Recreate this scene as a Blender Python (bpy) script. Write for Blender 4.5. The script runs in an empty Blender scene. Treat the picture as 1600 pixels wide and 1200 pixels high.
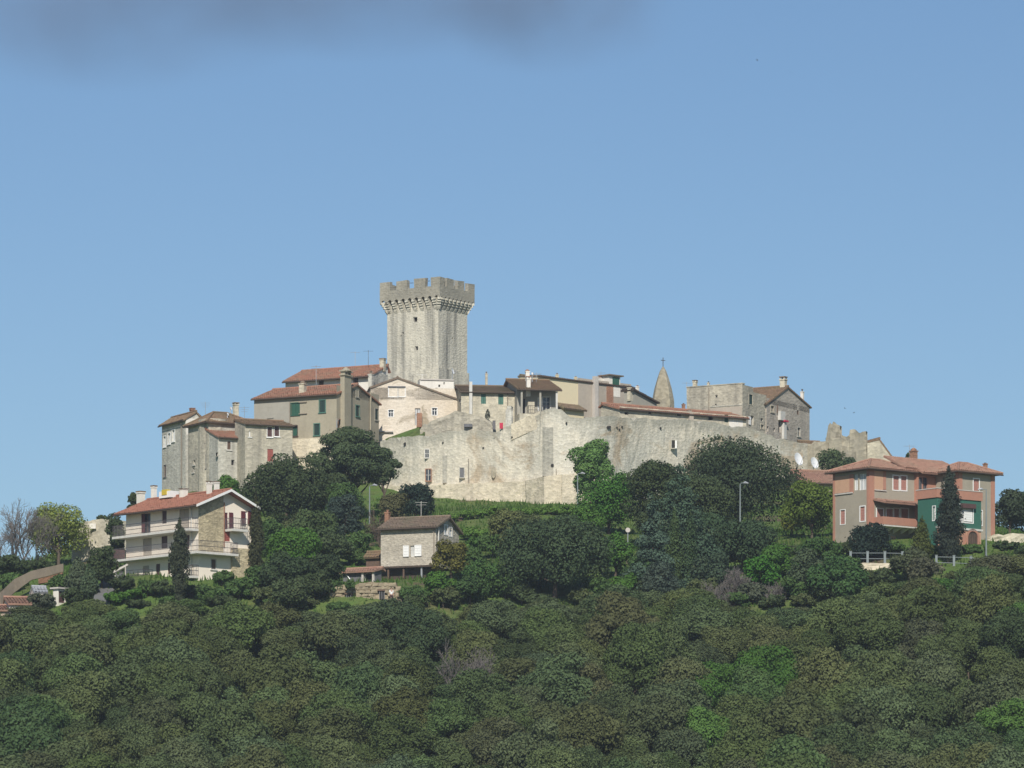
import bpy, bmesh, math, random
import numpy as np
from mathutils import Vector, Matrix
# ---------------------------------------------------------------- camera, sky, sun, exposure
SC = bpy.context.scene
COL = SC.collection
FPX, YH = 7000.0, 1500.0          # focal length and horizon row, in pixels of a 1600 x 1200 frame
cam_d = bpy.data.cameras.new('camera')
cam_d.sensor_width = 36.0
cam_d.lens = 36.0 * FPX / 1600.0
cam_d.shift_y = (YH - 600.0) / 1600.0
cam_d.clip_start = 1.0
cam_d.clip_end = 30000.0
cam = bpy.data.objects.new('camera', cam_d)
COL.objects.link(cam)
cam.rotation_euler = (math.pi / 2, 0, 0)
SC.camera = cam
SUN_EL, SUN_AZ = math.radians(36), math.radians(-4)     # azimuth measured from straight behind the camera, positive to the right
world = bpy.data.worlds.new('World'); SC.world = world
world.use_nodes = True
wn = world.node_tree
for n in list(wn.nodes): wn.nodes.remove(n)
w_out = wn.nodes.new('ShaderNodeOutputWorld')
w_bg = wn.nodes.new('ShaderNodeBackground')
w_sky = wn.nodes.new('ShaderNodeTexSky')
w_sky.sky_type = 'NISHITA'
w_sky.sun_disc = False
w_sky.sun_elevation = SUN_EL
w_sky.sun_rotation = math.pi - SUN_AZ * -1
w_sky.altitude = 300
w_sky.air_density = 1.0
w_sky.dust_density = 0.3
w_sky.ozone_density = 3.0
w_bg.inputs['Strength'].default_value = 0.080
w_tint = wn.nodes.new('ShaderNodeMix'); w_tint.data_type = 'RGBA'; w_tint.blend_type = 'MULTIPLY'
w_tint.inputs[0].default_value = 1.0
w_tint.inputs[7].default_value = (0.92, 1.03, 1.12, 1)
wn.links.new(w_sky.outputs[0], w_tint.inputs[6])
wn.links.new(w_tint.outputs[2], w_bg.inputs['Color'])
wn.links.new(w_bg.outputs[0], w_out.inputs['Surface'])
sun_d = bpy.data.lights.new('sun', 'SUN')
sun_d.energy = 4.8
sun_d.angle = math.radians(0.53)
sun_d.color = (1.0, 0.945, 0.86)
sun = bpy.data.objects.new('sun', sun_d); COL.objects.link(sun)
_sd = Vector((math.sin(SUN_AZ) * math.cos(SUN_EL), -math.cos(SUN_AZ) * math.cos(SUN_EL), math.sin(SUN_EL)))
sun.rotation_euler = _sd.to_track_quat('Z', 'Y').to_euler()
vs = SC.view_settings
vs.view_transform = 'Standard'; vs.look = 'None'; vs.gamma = 1.0; vs.exposure = 0.0; vs.use_curve_mapping = False
SC.cycles.max_bounces = 6; SC.cycles.diffuse_bounces = 3; SC.cycles.transparent_max_bounces = 8
SC.cycles.volume_bounces = 0

RNG = np.random.default_rng(7)
random.seed(7)

# ---------------------------------------------------------------- helpers
def PX(px, py, Y):                    # the point of the place seen at (px, py) when it lies Y metres off
    return Vector(((px - 800.0) * Y / FPX, Y, (YH - py) * Y / FPX))

def tag(o, label=None, cat=None, group=None, kind=None):
    if label: o['label'] = label
    if cat: o['category'] = cat
    if group: o['group'] = group
    if kind: o['kind'] = kind
    return o

def empty(name, loc, rz=0.0):
    o = bpy.data.objects.new(name, None); COL.objects.link(o)
    o.location = loc; o.rotation_euler = (0, 0, rz); o.empty_display_size = 0.3
    return o

class MB:
    """collects vertices and faces, then links them as one mesh object"""
    def __init__(s): s.v = []; s.f = []; s.m = []
    def poly(s, pts, mi=0):
        k = len(s.v); s.v += [tuple(p) for p in pts]; s.f.append(tuple(range(k, k + len(pts)))); s.m.append(mi)
    def box(s, a, b, mi=0):
        (x0, y0, z0), (x1, y1, z1) = a, b
        k = len(s.v)
        s.v += [(x0,y0,z0),(x1,y0,z0),(x1,y1,z0),(x0,y1,z0),(x0,y0,z1),(x1,y0,z1),(x1,y1,z1),(x0,y1,z1)]
        for q in ((0,3,2,1),(4,5,6,7),(0,1,5,4),(1,2,6,5),(2,3,7,6),(3,0,4,7)):
            s.f.append(tuple(k + i for i in q)); s.m.append(mi)
    def tube(s, pts, radii, n=6, mi=0, cap=True):
        pts = [Vector(p) for p in pts]
        if not hasattr(radii, '__len__'): radii = [radii] * len(pts)
        k0 = len(s.v)
        for i, p in enumerate(pts):
            d = (pts[min(i + 1, len(pts) - 1)] - pts[max(i - 1, 0)])
            if d.length < 1e-9: d = Vector((0, 0, 1))
            d.normalize()
            a = d.cross(Vector((0, 0, 1)) if abs(d.z) < .9 else Vector((1, 0, 0))).normalized(); b = d.cross(a)
            for j in range(n):
                t = 2 * math.pi * j / n
                s.v.append(tuple(p + (a * math.cos(t) + b * math.sin(t)) * radii[i]))
        for i in range(len(pts) - 1):
            for j in range(n):
                j2 = (j + 1) % n
                s.f.append((k0 + i*n + j, k0 + i*n + j2, k0 + (i+1)*n + j2, k0 + (i+1)*n + j)); s.m.append(mi)
        if cap:
            s.f.append(tuple(k0 + j for j in range(n))[::-1]); s.m.append(mi)
            e = k0 + (len(pts) - 1) * n
            s.f.append(tuple(e + j for j in range(n))); s.m.append(mi)
    def mesh(s, name, mats):
        me = bpy.data.meshes.new(name)
        me.from_pydata(s.v, [], s.f)
        for m in (mats if isinstance(mats, (list, tuple)) else [mats]): me.materials.append(m)
        if any(s.m): me.polygons.foreach_set('material_index', s.m)
        me.update()
        return me
    def build(s, name, mats, parent=None):
        return link(name, s.mesh(name, mats), parent)

def link(name, me, parent=None, loc=None):
    o = bpy.data.objects.new(name, me); COL.objects.link(o)
    if parent is not None: o.parent = parent
    if loc is not None: o.location = loc
    return o

def fix_normals(me):
    bm = bmesh.new(); bm.from_mesh(me); bmesh.ops.recalc_face_normals(bm, faces=bm.faces); bm.to_mesh(me); bm.free()

# ---------------------------------------------------------------- materials
class NT:
    def __init__(s, name):
        s.mat = bpy.data.materials.new(name); s.mat.use_nodes = True
        s.t = s.mat.node_tree
        s.b = s.t.nodes['Principled BSDF']
        s.tc = s.t.nodes.new('ShaderNodeTexCoord')
    def n(s, kind, **kw):
        x = s.t.nodes.new(kind)
        for k, v in kw.items(): setattr(x, k, v)
        return x
    def l(s, a, b): s.t.links.new(a, b)
    def noise(s, scale, detail=4, rough=.55, mapping=None, dist=0.0):
        x = s.n('ShaderNodeTexNoise'); x.inputs['Scale'].default_value = scale
        x.inputs['Detail'].default_value = detail; x.inputs['Roughness'].default_value = rough
        x.inputs['Distortion'].default_value = dist
        src = s.tc.outputs['Object']
        if mapping:
            m = s.n('ShaderNodeMapping'); m.inputs['Scale'].default_value = mapping; s.l(src, m.inputs[0]); src = m.outputs[0]
        s.l(src, x.inputs['Vector'])
        return x.outputs[0]
    def ramp(s, src, p0, p1, c0=(0, 0, 0, 1), c1=(1, 1, 1, 1)):
        r = s.n('ShaderNodeValToRGB'); r.color_ramp.elements[0].position = p0; r.color_ramp.elements[1].position = p1
        r.color_ramp.elements[0].color = c0; r.color_ramp.elements[1].color = c1
        s.l(src, r.inputs[0]); return r.outputs[0]
    def mix(s, fac, a, b, mode='MIX'):
        m = s.n('ShaderNodeMix', data_type='RGBA', blend_type=mode)
        for i, v in ((0, fac), (6, a), (7, b)):
            if hasattr(v, 'is_output'): s.l(v, m.inputs[i])
            elif i == 0: m.inputs[0].default_value = v
            else: m.inputs[i].default_value = (*v[:3], 1)
        return m.outputs[2]
    def bump(s, src, strength, dist=.05):
        b = s.n('ShaderNodeBump'); b.inputs['Strength'].default_value = strength; b.inputs['Distance'].default_value = dist
        s.l(src, b.inputs['Height']); s.l(b.outputs[0], s.b.inputs['Normal'])
    def done(s, col, rough=.9, spec=.2):
        if hasattr(col, 'is_output'): s.l(col, s.b.inputs['Base Color'])
        else: s.b.inputs['Base Color'].default_value = (*col[:3], 1)
        s.b.inputs['Roughness'].default_value = rough
        s.b.inputs['Specular IOR Level'].default_value = spec
        return s.mat

def stone(name, a, b, stain, streak=.5, cell=2.6, cells=.35, patch=.22, p=(.42, .62), rubble=None, weather=None):
    t = NT(name)
    c = t.mix(t.ramp(t.noise(patch, 7, .62, dist=.6), p[0], p[1]), a, b)
    if rubble: c = t.mix(t.ramp(t.noise(patch * 1.7, 6, .6, (1, 1, 1.3), .8), .52, .60), c, rubble)
    # courses of small stones
    m = t.n('ShaderNodeMapping'); m.inputs['Scale'].default_value = (1, 1, 1.7); t.l(t.tc.outputs['Object'], m.inputs[0])
    v = t.n('ShaderNodeTexVoronoi'); v.inputs['Scale'].default_value = cell; t.l(m.outputs[0], v.inputs['Vector'])
    sv = t.n('ShaderNodeSeparateColor'); t.l(v.outputs['Color'], sv.inputs[0])
    c = t.mix(cells, c, t.ramp(sv.outputs[0], 0, 1, (.45, .44, .42, 1), (1.3, 1.28, 1.22, 1)), 'MULTIPLY')
    # run-off streaks and pocks
    c = t.mix(t.mix(1.0, t.ramp(t.noise(1.0, 5, .6, (1.0, 1.0, .07)), .47, .72, c1=(streak, streak, streak, 1)), (1, 1, 1), 'MULTIPLY'), c, stain)
    c = t.mix(t.mix(1.0, t.ramp(t.noise(1.6, 8, .7), .60, .74, c1=(.7, .7, .7, 1)), (1, 1, 1), 'MULTIPLY'), c, stain)
    if weather:                       # lichen and run-off under the coping, by the distance below the wall top
        at = t.n('ShaderNodeAttribute'); at.attribute_name = 'below'
        ad = t.n('ShaderNodeMath', operation='ADD'); t.l(at.outputs['Fac'], ad.inputs[0])
        ms = t.n('ShaderNodeMath', operation='MULTIPLY_ADD'); t.l(t.noise(.8, 6, .65, (1, 1, .35)), ms.inputs[0]); ms.inputs[1].default_value = -5.5; ms.inputs[2].default_value = 2.55
        t.l(ms.outputs[0], ad.inputs[1])
        fd = t.n('ShaderNodeMapRange'); t.l(at.outputs['Fac'], fd.inputs['Value']); fd.inputs['From Min'].default_value = 8.5; fd.inputs['From Max'].default_value = .5
        ws = t.n('ShaderNodeMath', operation='MULTIPLY'); t.l(t.ramp(t.noise(.42, 5, .6, (1, 1, .09), .4), .50, .66, c1=(.75, .75, .75, 1)), ws.inputs[0]); t.l(fd.outputs[0], ws.inputs[1])
        c = t.mix(ws.outputs[0], c, weather)
        c = t.mix(t.ramp(ad.outputs[0], 0.0, 1.0, (.8, .8, .8, 1), (0, 0, 0, 1)), c, weather)
    fine = t.noise(5.0, 6, .7)
    c = t.mix(.5, c, t.ramp(fine, .25, .75, (.62, .62, .62, 1), (1.25, 1.25, 1.25, 1)), 'MULTIPLY')
    e = t.n('ShaderNodeMix', data_type='RGBA'); e.inputs[0].default_value = .5
    t.l(v.outputs['Distance'], e.inputs[6]); t.l(fine, e.inputs[7])
    t.bump(e.outputs[2], .6, .12)
    return t.done(c, .95, .1)

def plaster(name, a, stain=None, amount=.5, var=.12, streak=.35):
    t = NT(name)
    st = stain or tuple(x * .62 for x in a)
    c = t.mix(t.ramp(t.noise(.35, 6, .6, dist=.4), .45, .72, c1=(amount, amount, amount, 1)), a, st)
    c = t.mix(t.ramp(t.noise(1.2, 5, .6, (1, 1, .08)), .5, .78, c1=(streak, streak, streak, 1)), c, st)
    f = t.noise(3.5, 6, .7)
    c = t.mix(.45, c, t.ramp(f, .2, .8, (1 - var * 2.5,) * 3 + (1,), (1 + var * 2,) * 3 + (1,)), 'MULTIPLY')
    t.bump(f, .25, .04)
    return t.done(c, .9, .15)

def tilemat(name, a, b, moss, mossy=.3):
    t = NT(name)
    m = t.n('ShaderNodeMapping'); m.inputs['Scale'].default_value = (1, 1, 1); t.l(t.tc.outputs['Object'], m.inputs[0])
    v = t.n('ShaderNodeTexVoronoi'); v.inputs['Scale'].default_value = 3.4; t.l(m.outputs[0], v.inputs['Vector'])
    sv = t.n('ShaderNodeSeparateColor'); t.l(v.outputs['Color'], sv.inputs[0])
    c = t.mix(sv.outputs[0], a, b)
    c = t.mix(t.ramp(t.noise(.7, 6, .65), .46, .66, c1=(mossy, mossy, mossy, 1)), c, moss)
    f = t.noise(6, 5, .7)
    c = t.mix(.5, c, t.ramp(f, .25, .75, (.7, .7, .7, 1), (1.2, 1.2, 1.2, 1)), 'MULTIPLY')
    t.bump(f, .25, .04)
    return t.done(c, .9, .15)

def paint(name, a, rough=.6, var=.1, spec=.3, metal=0.0):
    t = NT(name)
    f = t.noise(4.0, 5, .65, (1, 1, .5))
    c = t.mix(.7, a, t.ramp(f, .25, .75, (1 - var * 2,) * 3 + (1,), (1 + var * 1.5,) * 3 + (1,)), 'MULTIPLY')
    t.b.inputs['Metallic'].default_value = metal
    return t.done(c, rough, spec)

def glassmat(name, a):
    t = NT(name)
    c = t.mix(t.ramp(t.noise(.9, 2), .4, .65), a, tuple(min(1, x * 2.2 + .01) for x in a))
    return t.done(c, .12, .5)

def leafmat(name, trans=.32):
    t = NT(name)
    oi = t.n('ShaderNodeObjectInfo')
    at = t.n('ShaderNodeAttribute'); at.attribute_name = 'tint'
    sp = t.n('ShaderNodeSeparateColor'); t.l(at.outputs['Color'], sp.inputs[0])
    c = t.mix(1.0, oi.outputs['Color'], t.ramp(sp.outputs[0], 0, 1, (.80, .82, .80, 1), (1.26, 1.24, 1.2, 1)), 'MULTIPLY')
    c = t.mix(t.ramp(sp.outputs[1], .84, 1.0, c1=(.45, .45, .45, 1)), c, (.115, .115, .045))
    t.l(c, t.b.inputs['Base Color'])
    t.b.inputs['Roughness'].default_value = .8
    t.b.inputs['Specular IOR Level'].default_value = .1
    tr = t.n('ShaderNodeBsdfTranslucent'); t.l(c, tr.inputs[0])
    mx = t.n('ShaderNodeMixShader'); mx.inputs[0].default_value = trans
    t.l(t.b.outputs[0], mx.inputs[1]); t.l(tr.outputs[0], mx.inputs[2])
    t.l(mx.outputs[0], t.t.nodes['Material Output'].inputs['Surface'])
    return t.mat

def barkmat(name, a):
    t = NT(name)
    f = t.noise(6, 5, .7, (1, 1, .2))
    c = t.mix(f, tuple(x * .6 for x in a), tuple(x * 1.4 for x in a))
    t.bump(f, .5, .03)
    return t.done(c, .95, .1)

M = {}
M['tower'] = stone('tower stone', (.64, .60, .49), (.52, .495, .42), (.20, .195, .17), .95, 3.4, .2, .12)
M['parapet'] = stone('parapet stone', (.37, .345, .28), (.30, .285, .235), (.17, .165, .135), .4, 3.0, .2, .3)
M['townwall'] = stone('town wall stone', (.72, .655, .53), (.58, .56, .48), (.30, .29, .25), .2, 2.6, .26, .085, (.40, .60), rubble=(.47, .385, .275), weather=(.38, .365, .30))
M['talus'] = stone('wall footing stone', (.74, .655, .50), (.62, .55, .42), (.32, .28, .22), .4, 2.4, .25, .16)
M['greystone'] = stone('grey house stone', (.56, .54, .47), (.46, .445, .385), (.28, .27, .235), .7, 2.6, .3, .2)
M['warmstone'] = stone('warm house stone', (.50, .46, .365), (.41, .38, .31), (.19, .175, .145), .6, 2.6, .35, .22)
M['browngrey'] = stone('brown grey gable stone', (.47, .42, .355), (.39, .35, .295), (.25, .225, .19), .5, 2.4, .28, .25)
M['palestone'] = stone('pale house stone', (.60, .55, .43), (.50, .455, .355), (.27, .25, .2), .4, 2.2, .35, .3)
M['ruinstone'] = stone('ruined wall stone', (.40, .36, .275), (.31, .285, .225), (.17, .16, .13), .5, 1.9, .45, .35)
M['spire'] = stone('spire stone', (.36, .32, .235), (.28, .25, .19), (.42, .39, .33), .3, 2.2, .4, .4)
M['rough'] = stone('terrace rubble stone', (.34, .285, .20), (.24, .20, .14), (.07, .06, .045), .3, 2.0, .95, .8)
M['smallhouse'] = stone('small house stone', (.52, .475, .39), (.43, .39, .32), (.30, .27, .22), .25, 4.2, .32, .4)
M['cladding'] = stone('stone cladding', (.50, .43, .29), (.42, .36, .24), (.27, .23, .15), .1, 3.6, .6, .5)
M['olive'] = plaster('olive grey plaster', (.37, .33, .245), (.27, .24, .18), .6)
M['olivegrey'] = plaster('pale grey plaster', (.36, .34, .285), (.28, .26, .215), .5)
M['cream'] = stone('flaking cream plaster', (.74, .66, .55), (.68, .59, .47), (.45, .39, .29), .2, 2.4, .10, .16, (.42, .58), rubble=(.40, .34, .25))
M['yellow'] = plaster('pale yellow plaster', (.70, .61, .41), (.62, .53, .37), .3, .06, .15)
M['pinkgrey'] = plaster('pink grey plaster', (.44, .385, .315), (.33, .29, .235), .8)
M['whitewash'] = plaster('white plaster', (.76, .72, .64), (.55, .51, .45), .5)
M['apart'] = plaster('apartment plaster', (.82, .735, .62), (.76, .67, .55), .4, .05, .15)
M['villa'] = plaster('villa olive plaster', (.36, .32, .25), (.29, .26, .205), .7, .09, .35)
M['terracotta'] = plaster('terracotta paint', (.42, .215, .15), (.35, .185, .135), .7, .10, .4)
M['peach'] = plaster('peach paint', (.52, .32, .21), (.44, .28, .185), .6, .08, .3)
M['green'] = plaster('deep green paint', (.04, .135, .098), (.055, .12, .09), .6, .09, .35)
M['tan'] = plaster('tan ramp plaster', (.38, .31, .235), (.28, .225, .17), .9, .14, .6)
M['tile_red'] = tilemat('red roof tiles', (.37, .185, .12), (.29, .145, .10), (.25, .19, .13), .7)
M['tile_apart'] = tilemat('apartment roof tiles', (.34, .155, .105), (.29, .13, .09), (.27, .145, .10), .5)
M['tile_villa'] = tilemat('villa roof tiles', (.37, .215, .155), (.30, .17, .125), (.29, .215, .15), .6)
M['tile_brown'] = tilemat('brown roof tiles', (.25, .165, .105), (.19, .13, .085), (.17, .15, .085), .6)
M['tile_grey'] = tilemat('grey lichened roof tiles', (.22, .165, .12), (.17, .13, .10), (.16, .15, .10), .7)
M['tile_olive'] = tilemat('mossy roof tiles', (.20, .145, .10), (.17, .125, .09), (.15, .14, .075), .8)
M['white'] = paint('white paint', (.78, .77, .74), .55, .05)
M['dirtywhite'] = paint('weathered white paint', (.58, .56, .51), .7, .12)
M['shutter_green'] = paint('green shutter paint', (.03, .10, .065), .6)
M['shutter_pale'] = paint('faded green shutter paint', (.07, .17, .13), .6)
M['shutter_dark'] = paint('dark green shutter paint', (.022, .05, .042), .6)
M['shutter_brown'] = paint('brown shutter paint', (.10, .055, .05), .6)
M['shutter_maroon'] = paint('maroon shutter paint', (.11, .03, .035), .6)
M['shutter_pink'] = paint('pink shutter paint', (.40, .20, .16), .6)
M['door_red'] = paint('faded red door', (.31, .095, .075), .6, .15)
M['wood'] = paint('weathered brown wood', (.13, .085, .06), .8, .2)
M['timber'] = paint('dark eave timber', (.075, .055, .042), .8, .2)
M['greywood'] = paint('grey shed boards', (.15, .15, .155), .8, .2)
M['glass'] = glassmat('window glass', (.025, .028, .032))
M['curtain'] = paint('net curtain', (.55, .56, .55), .9, .15)
M['dark'] = paint('dark interior', (.03, .028, .025), .9, .2)
M['brick'] = stone('red brickwork', (.36, .20, .13), (.30, .165, .11), (.25, .2, .15), .2, 5.0, .3, .5)
M['metal'] = paint('galvanised metal', (.42, .43, .44), .45, .1, .5, .4)
M['darkmetal'] = paint('dark railing metal', (.12, .11, .11), .5, .1, .4, .3)
M['pipe'] = paint('drain pipe', (.26, .22, .17), .6, .1)
M['dish'] = paint('white dish enamel', (.80, .80, .79), .35, .03)
M['concrete'] = plaster('pale concrete', (.52, .48, .43), (.38, .35, .31), .5)
M['asphalt'] = plaster('grey ramp asphalt', (.16, .16, .155), (.12, .12, .115), .5)
M['fence'] = paint('pale grey fence paint', (.20, .23, .23), .55, .08)
M['redcloth'] = paint('red cloth', (.50, .045, .085), .9, .1)
M['yellowpl'] = paint('yellow plastic', (.55, .42, .05), .5, .05)
M['leaf'] = leafmat('leaves')
M['needle'] = leafmat('needles', .12)
M['bark'] = barkmat('grey brown bark', (.11, .085, .065))
M['twig'] = barkmat('pale bare twigs', (.15, .135, .125))
M['darkbark'] = barkmat('dark bark', (.05, .04, .032))

# ---------------------------------------------------------------- terrain
CTRL = [  # (px, py, Y): where the ground would be seen
 (-60,1040,376),(60,1030,376),(200,1015,376),(330,1010,376),(450,1020,376),(560,1015,376),(650,1010,376),(760,1005,376),(880,1010,376),(1000,990,376),(1100,1000,376),(1250,1015,376),(1350,985,376),(1450,970,376),(1600,935,376),(1700,925,376),
 (30,960,388),(200,928,387),(310,918,387),(400,918,388),(500,944,383.5),(560,943,383.5),(625,943,383.5),(720,930,388),(870,935,388),(1000,930,388),(1100,935,388),(1200,935,388),(1300,905,390),(1400,892,391),(1500,886,391),(1620,870,391),
 (560,912,391),(560,916,387),(610,913,387),(595,909,393.5),(640,907,394),(690,900,394.5),(640,906,397.5),(603,906,398),(672,903,397.2),(595,893,404.5),(690,887,404.5),(780,880,397),(950,890,400),(1100,890,402),(1200,885,402),
 (60,897,406),(140,890,406),(1300,850,401),(1400,848,400),(1520,858,397),(1570,850,402),(1650,850,402),
 (450,858,430),(600,835,428),(700,828,428),(800,815,430),(900,805,435),(1000,830,435),(1150,835,432),(1250,830,428),
 (-50,900,440),(40,893,440),(160,875,440),(1590,842,440),(1700,850,440),
 (330,800,455),(450,795,458),(560,792,462),(700,795,459),(820,792,456),(900,790,455),(1000,790,460),(1100,790,465),(1200,790,470),(1300,770,475),(1400,780,470),
 (280,770,482),(420,750,484),(600,745,488),(800,740,492),(1000,740,490),(1250,745,490),(120,870,480),(1500,830,480),
 (260,790,520),(500,740,530),(800,730,530),(1100,740,530),(1300,780,520),(100,900,520),(1500,880,520)]
cp = np.array([[ (p[0]-800)*p[2]/FPX, p[2], (YH-p[1])*p[2]/FPX ] for p in CTRL])
_front = []
for px in (-100, 200, 500, 800, 1100, 1400, 1700):     # slope under the wood
    for Y, off in ((322, 5.3), (350, 5.2)):
        tt = (Y - 322) / 54.0
        edge = np.interp(px, [-100,200,450,620,800,900,1000,1100,1250,1350,1450,1700], [945,935,940,935,928,938,908,920,938,900,888,850])
        y = 1225 + (edge - 1225) * tt
        _front.append([(px - 800) * Y / FPX, Y, (YH - y) * Y / FPX - off])
cp = np.vstack([cp, np.array(_front)])
def _tk(r2): return np.where(r2 > 0, r2 * np.log(np.maximum(r2, 1e-12)), 0) * .5
_P = cp[:, :2] / 50.0
_K = _tk(((_P[:, None] - _P[None]) ** 2).sum(-1)) + 0.004 * np.eye(len(cp))
_A = np.block([[_K, np.c_[np.ones(len(cp)), _P]], [np.c_[np.ones(len(cp)), _P].T, np.zeros((3, 3))]])
_W = np.linalg.solve(_A, np.r_[cp[:, 2], 0, 0, 0])
def terr(x, y):
    x = np.atleast_1d(np.asarray(x, float)); y = np.atleast_1d(np.asarray(y, float))
    q = np.c_[x, y] / 50.0
    h = _tk(((q[:, None] - _P[None]) ** 2).sum(-1)) @ _W[:len(cp)] + _W[-3] + q @ _W[-2:]
    base = -1.7 + 0.030 * np.clip(y, 0, 330) * np.exp(-(x / 190) ** 2)
    hill = -1.7 + 34 * np.exp(-((y - 455) / 95) ** 2) * np.exp(-(x / 100) ** 2)
    far = np.maximum(base * (y < 330) + -1.7 * (y >= 330), hill)
    sm = lambda a, lo, hi: (lambda t: t * t * (3 - 2 * t))(np.clip((a - lo) / (hi - lo), 0, 1))
    w = sm(y, 265, 322) * (1 - sm(y, 520, 600)) * (1 - sm(np.abs(x), 66, 115))
    return far * (1 - w) + h * w
def T(px, Y): return float(terr((px - 800) * Y / FPX, Y)[0])

def ground_material():
    t = NT('hillside grass and earth')
    g = t.mix(t.ramp(t.noise(.25, 6, .6), .4, .62), (.115, .19, .045), (.15, .185, .06))
    g = t.mix(t.ramp(t.noise(.9, 6, .65), .52, .68), g, (.075, .105, .034))
    g = t.mix(t.ramp(t.noise(.11, 4), .58, .68), g, (.15, .12, .075))
    f = t.noise(3.5, 7, .75)
    g = t.mix(.8, g, t.ramp(f, .25, .75, (.5, .5, .5, 1), (1.4, 1.4, 1.4, 1)), 'MULTIPLY')
    t.bump(f, .9, .25)
    return t.done(g, .95, .1)

gx = np.unique(np.r_[-7000, -3000, -1200, -500, -260, -180, np.arange(-130, 131, 2.0), 180, 260, 500, 1200, 3000, 7000])
gy = np.unique(np.r_[-600, -200, -50, np.arange(0, 250, 25), np.arange(250, 641, 2.0), 680, 760, 900, 1200, 2000, 4000, 9000])
GX, GY = np.meshgrid(gx, gy)
gz = np.concatenate([terr(a, b) for a, b in zip(GX, GY)])
gz = gz + np.where((GY.ravel() > 300) & (GY.ravel() < 600), RNG.normal(0, .09, GX.size), 0)
gv = np.c_[GX.ravel(), GY.ravel(), gz]
nx, ny = len(gx), len(gy)
gf = [(j*nx+i, j*nx+i+1, (j+1)*nx+i+1, (j+1)*nx+i) for j in range(ny-1) for i in range(nx-1)]
gm = bpy.data.meshes.new('ground'); gm.from_pydata(gv.tolist(), [], gf); gm.materials.append(ground_material())
gm.polygons.foreach_set('use_smooth', [True] * len(gf))
tag(link('ground', gm), 'green hillside sloping up to the walled town', None, None, 'structure')
# ---------------------------------------------------------------- roofs
def tiles(mb, A, B, C, D, hip=False, thick=.14, amp=.07, pitch=.26, course=.42, jit=.006, mi=0):
    """a tiled slope: eave A-B, top edge D-C; every channel and course is geometry"""
    A, B, C, D = Vector(A), Vector(B), Vector(C), Vector(D)
    u = (B - A); U = u.length; u.normalize()
    wv = (D - A) - u * (D - A).dot(u); V = wv.length; wv.normalize()
    n = u.cross(wv)
    if n.z < 0: n = -n
    ud, uc = (D - A).dot(u), (C - A).dot(u)
    nc = max(4, int(U / (pitch / 2))); nr = max(2, int(V / course))
    cj = RNG.normal(0, jit, nc + 1); rj = RNG.normal(0, jit * 1.5, (nr + 1, nc + 1))
    sag = RNG.uniform(-.06, .0)
    def pos(i, v, off):
        s = i / nc
        if hip:
            x = s * U; top = V
            if x < ud: top = V * x / max(ud, 1e-6)
            if x > uc: top = min(top, V * (U - x) / max(U - uc, 1e-6))
            p = A + u * x + wv * min(v, top)
        else:
            p = (A + (B - A) * s) * (1 - v / V) + (D + (C - D) * s) * (v / V)
        return p + n * off + Vector((0, 0, sag * math.sin(math.pi * s)))
    for r in range(nr):
        v0, v1 = V * r / nr, V * (r + 1) / nr
        k = len(mb.v)
        for i in range(nc + 1):
            o = amp * (i % 2) + cj[i]
            mb.v.append(tuple(pos(i, v0, o + .03 + rj[r, i]))); mb.v.append(tuple(pos(i, v1 + .02, o + rj[r, i])))
        for i in range(nc):
            mb.f.append((k + 2*i, k + 2*i + 2, k + 2*i + 3, k + 2*i + 1)); mb.m.append(mi)
    off = -n * thick
    lo = [A, B, C, D]
    mb.poly([p - n * .02 for p in lo], mi); mb.poly([p + off for p in lo], mi)
    for i in range(4):
        a, b = lo[i], lo[(i + 1) % 4]
        if (a - b).length > .02: mb.poly([a + off, b + off, b - n * .02 + n * .04, a - n * .02 + n * .04], mi)

def ridge(mb, a, b, r=.13, mi=0): mb.tube([a, b], r, 6, mi)

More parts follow.
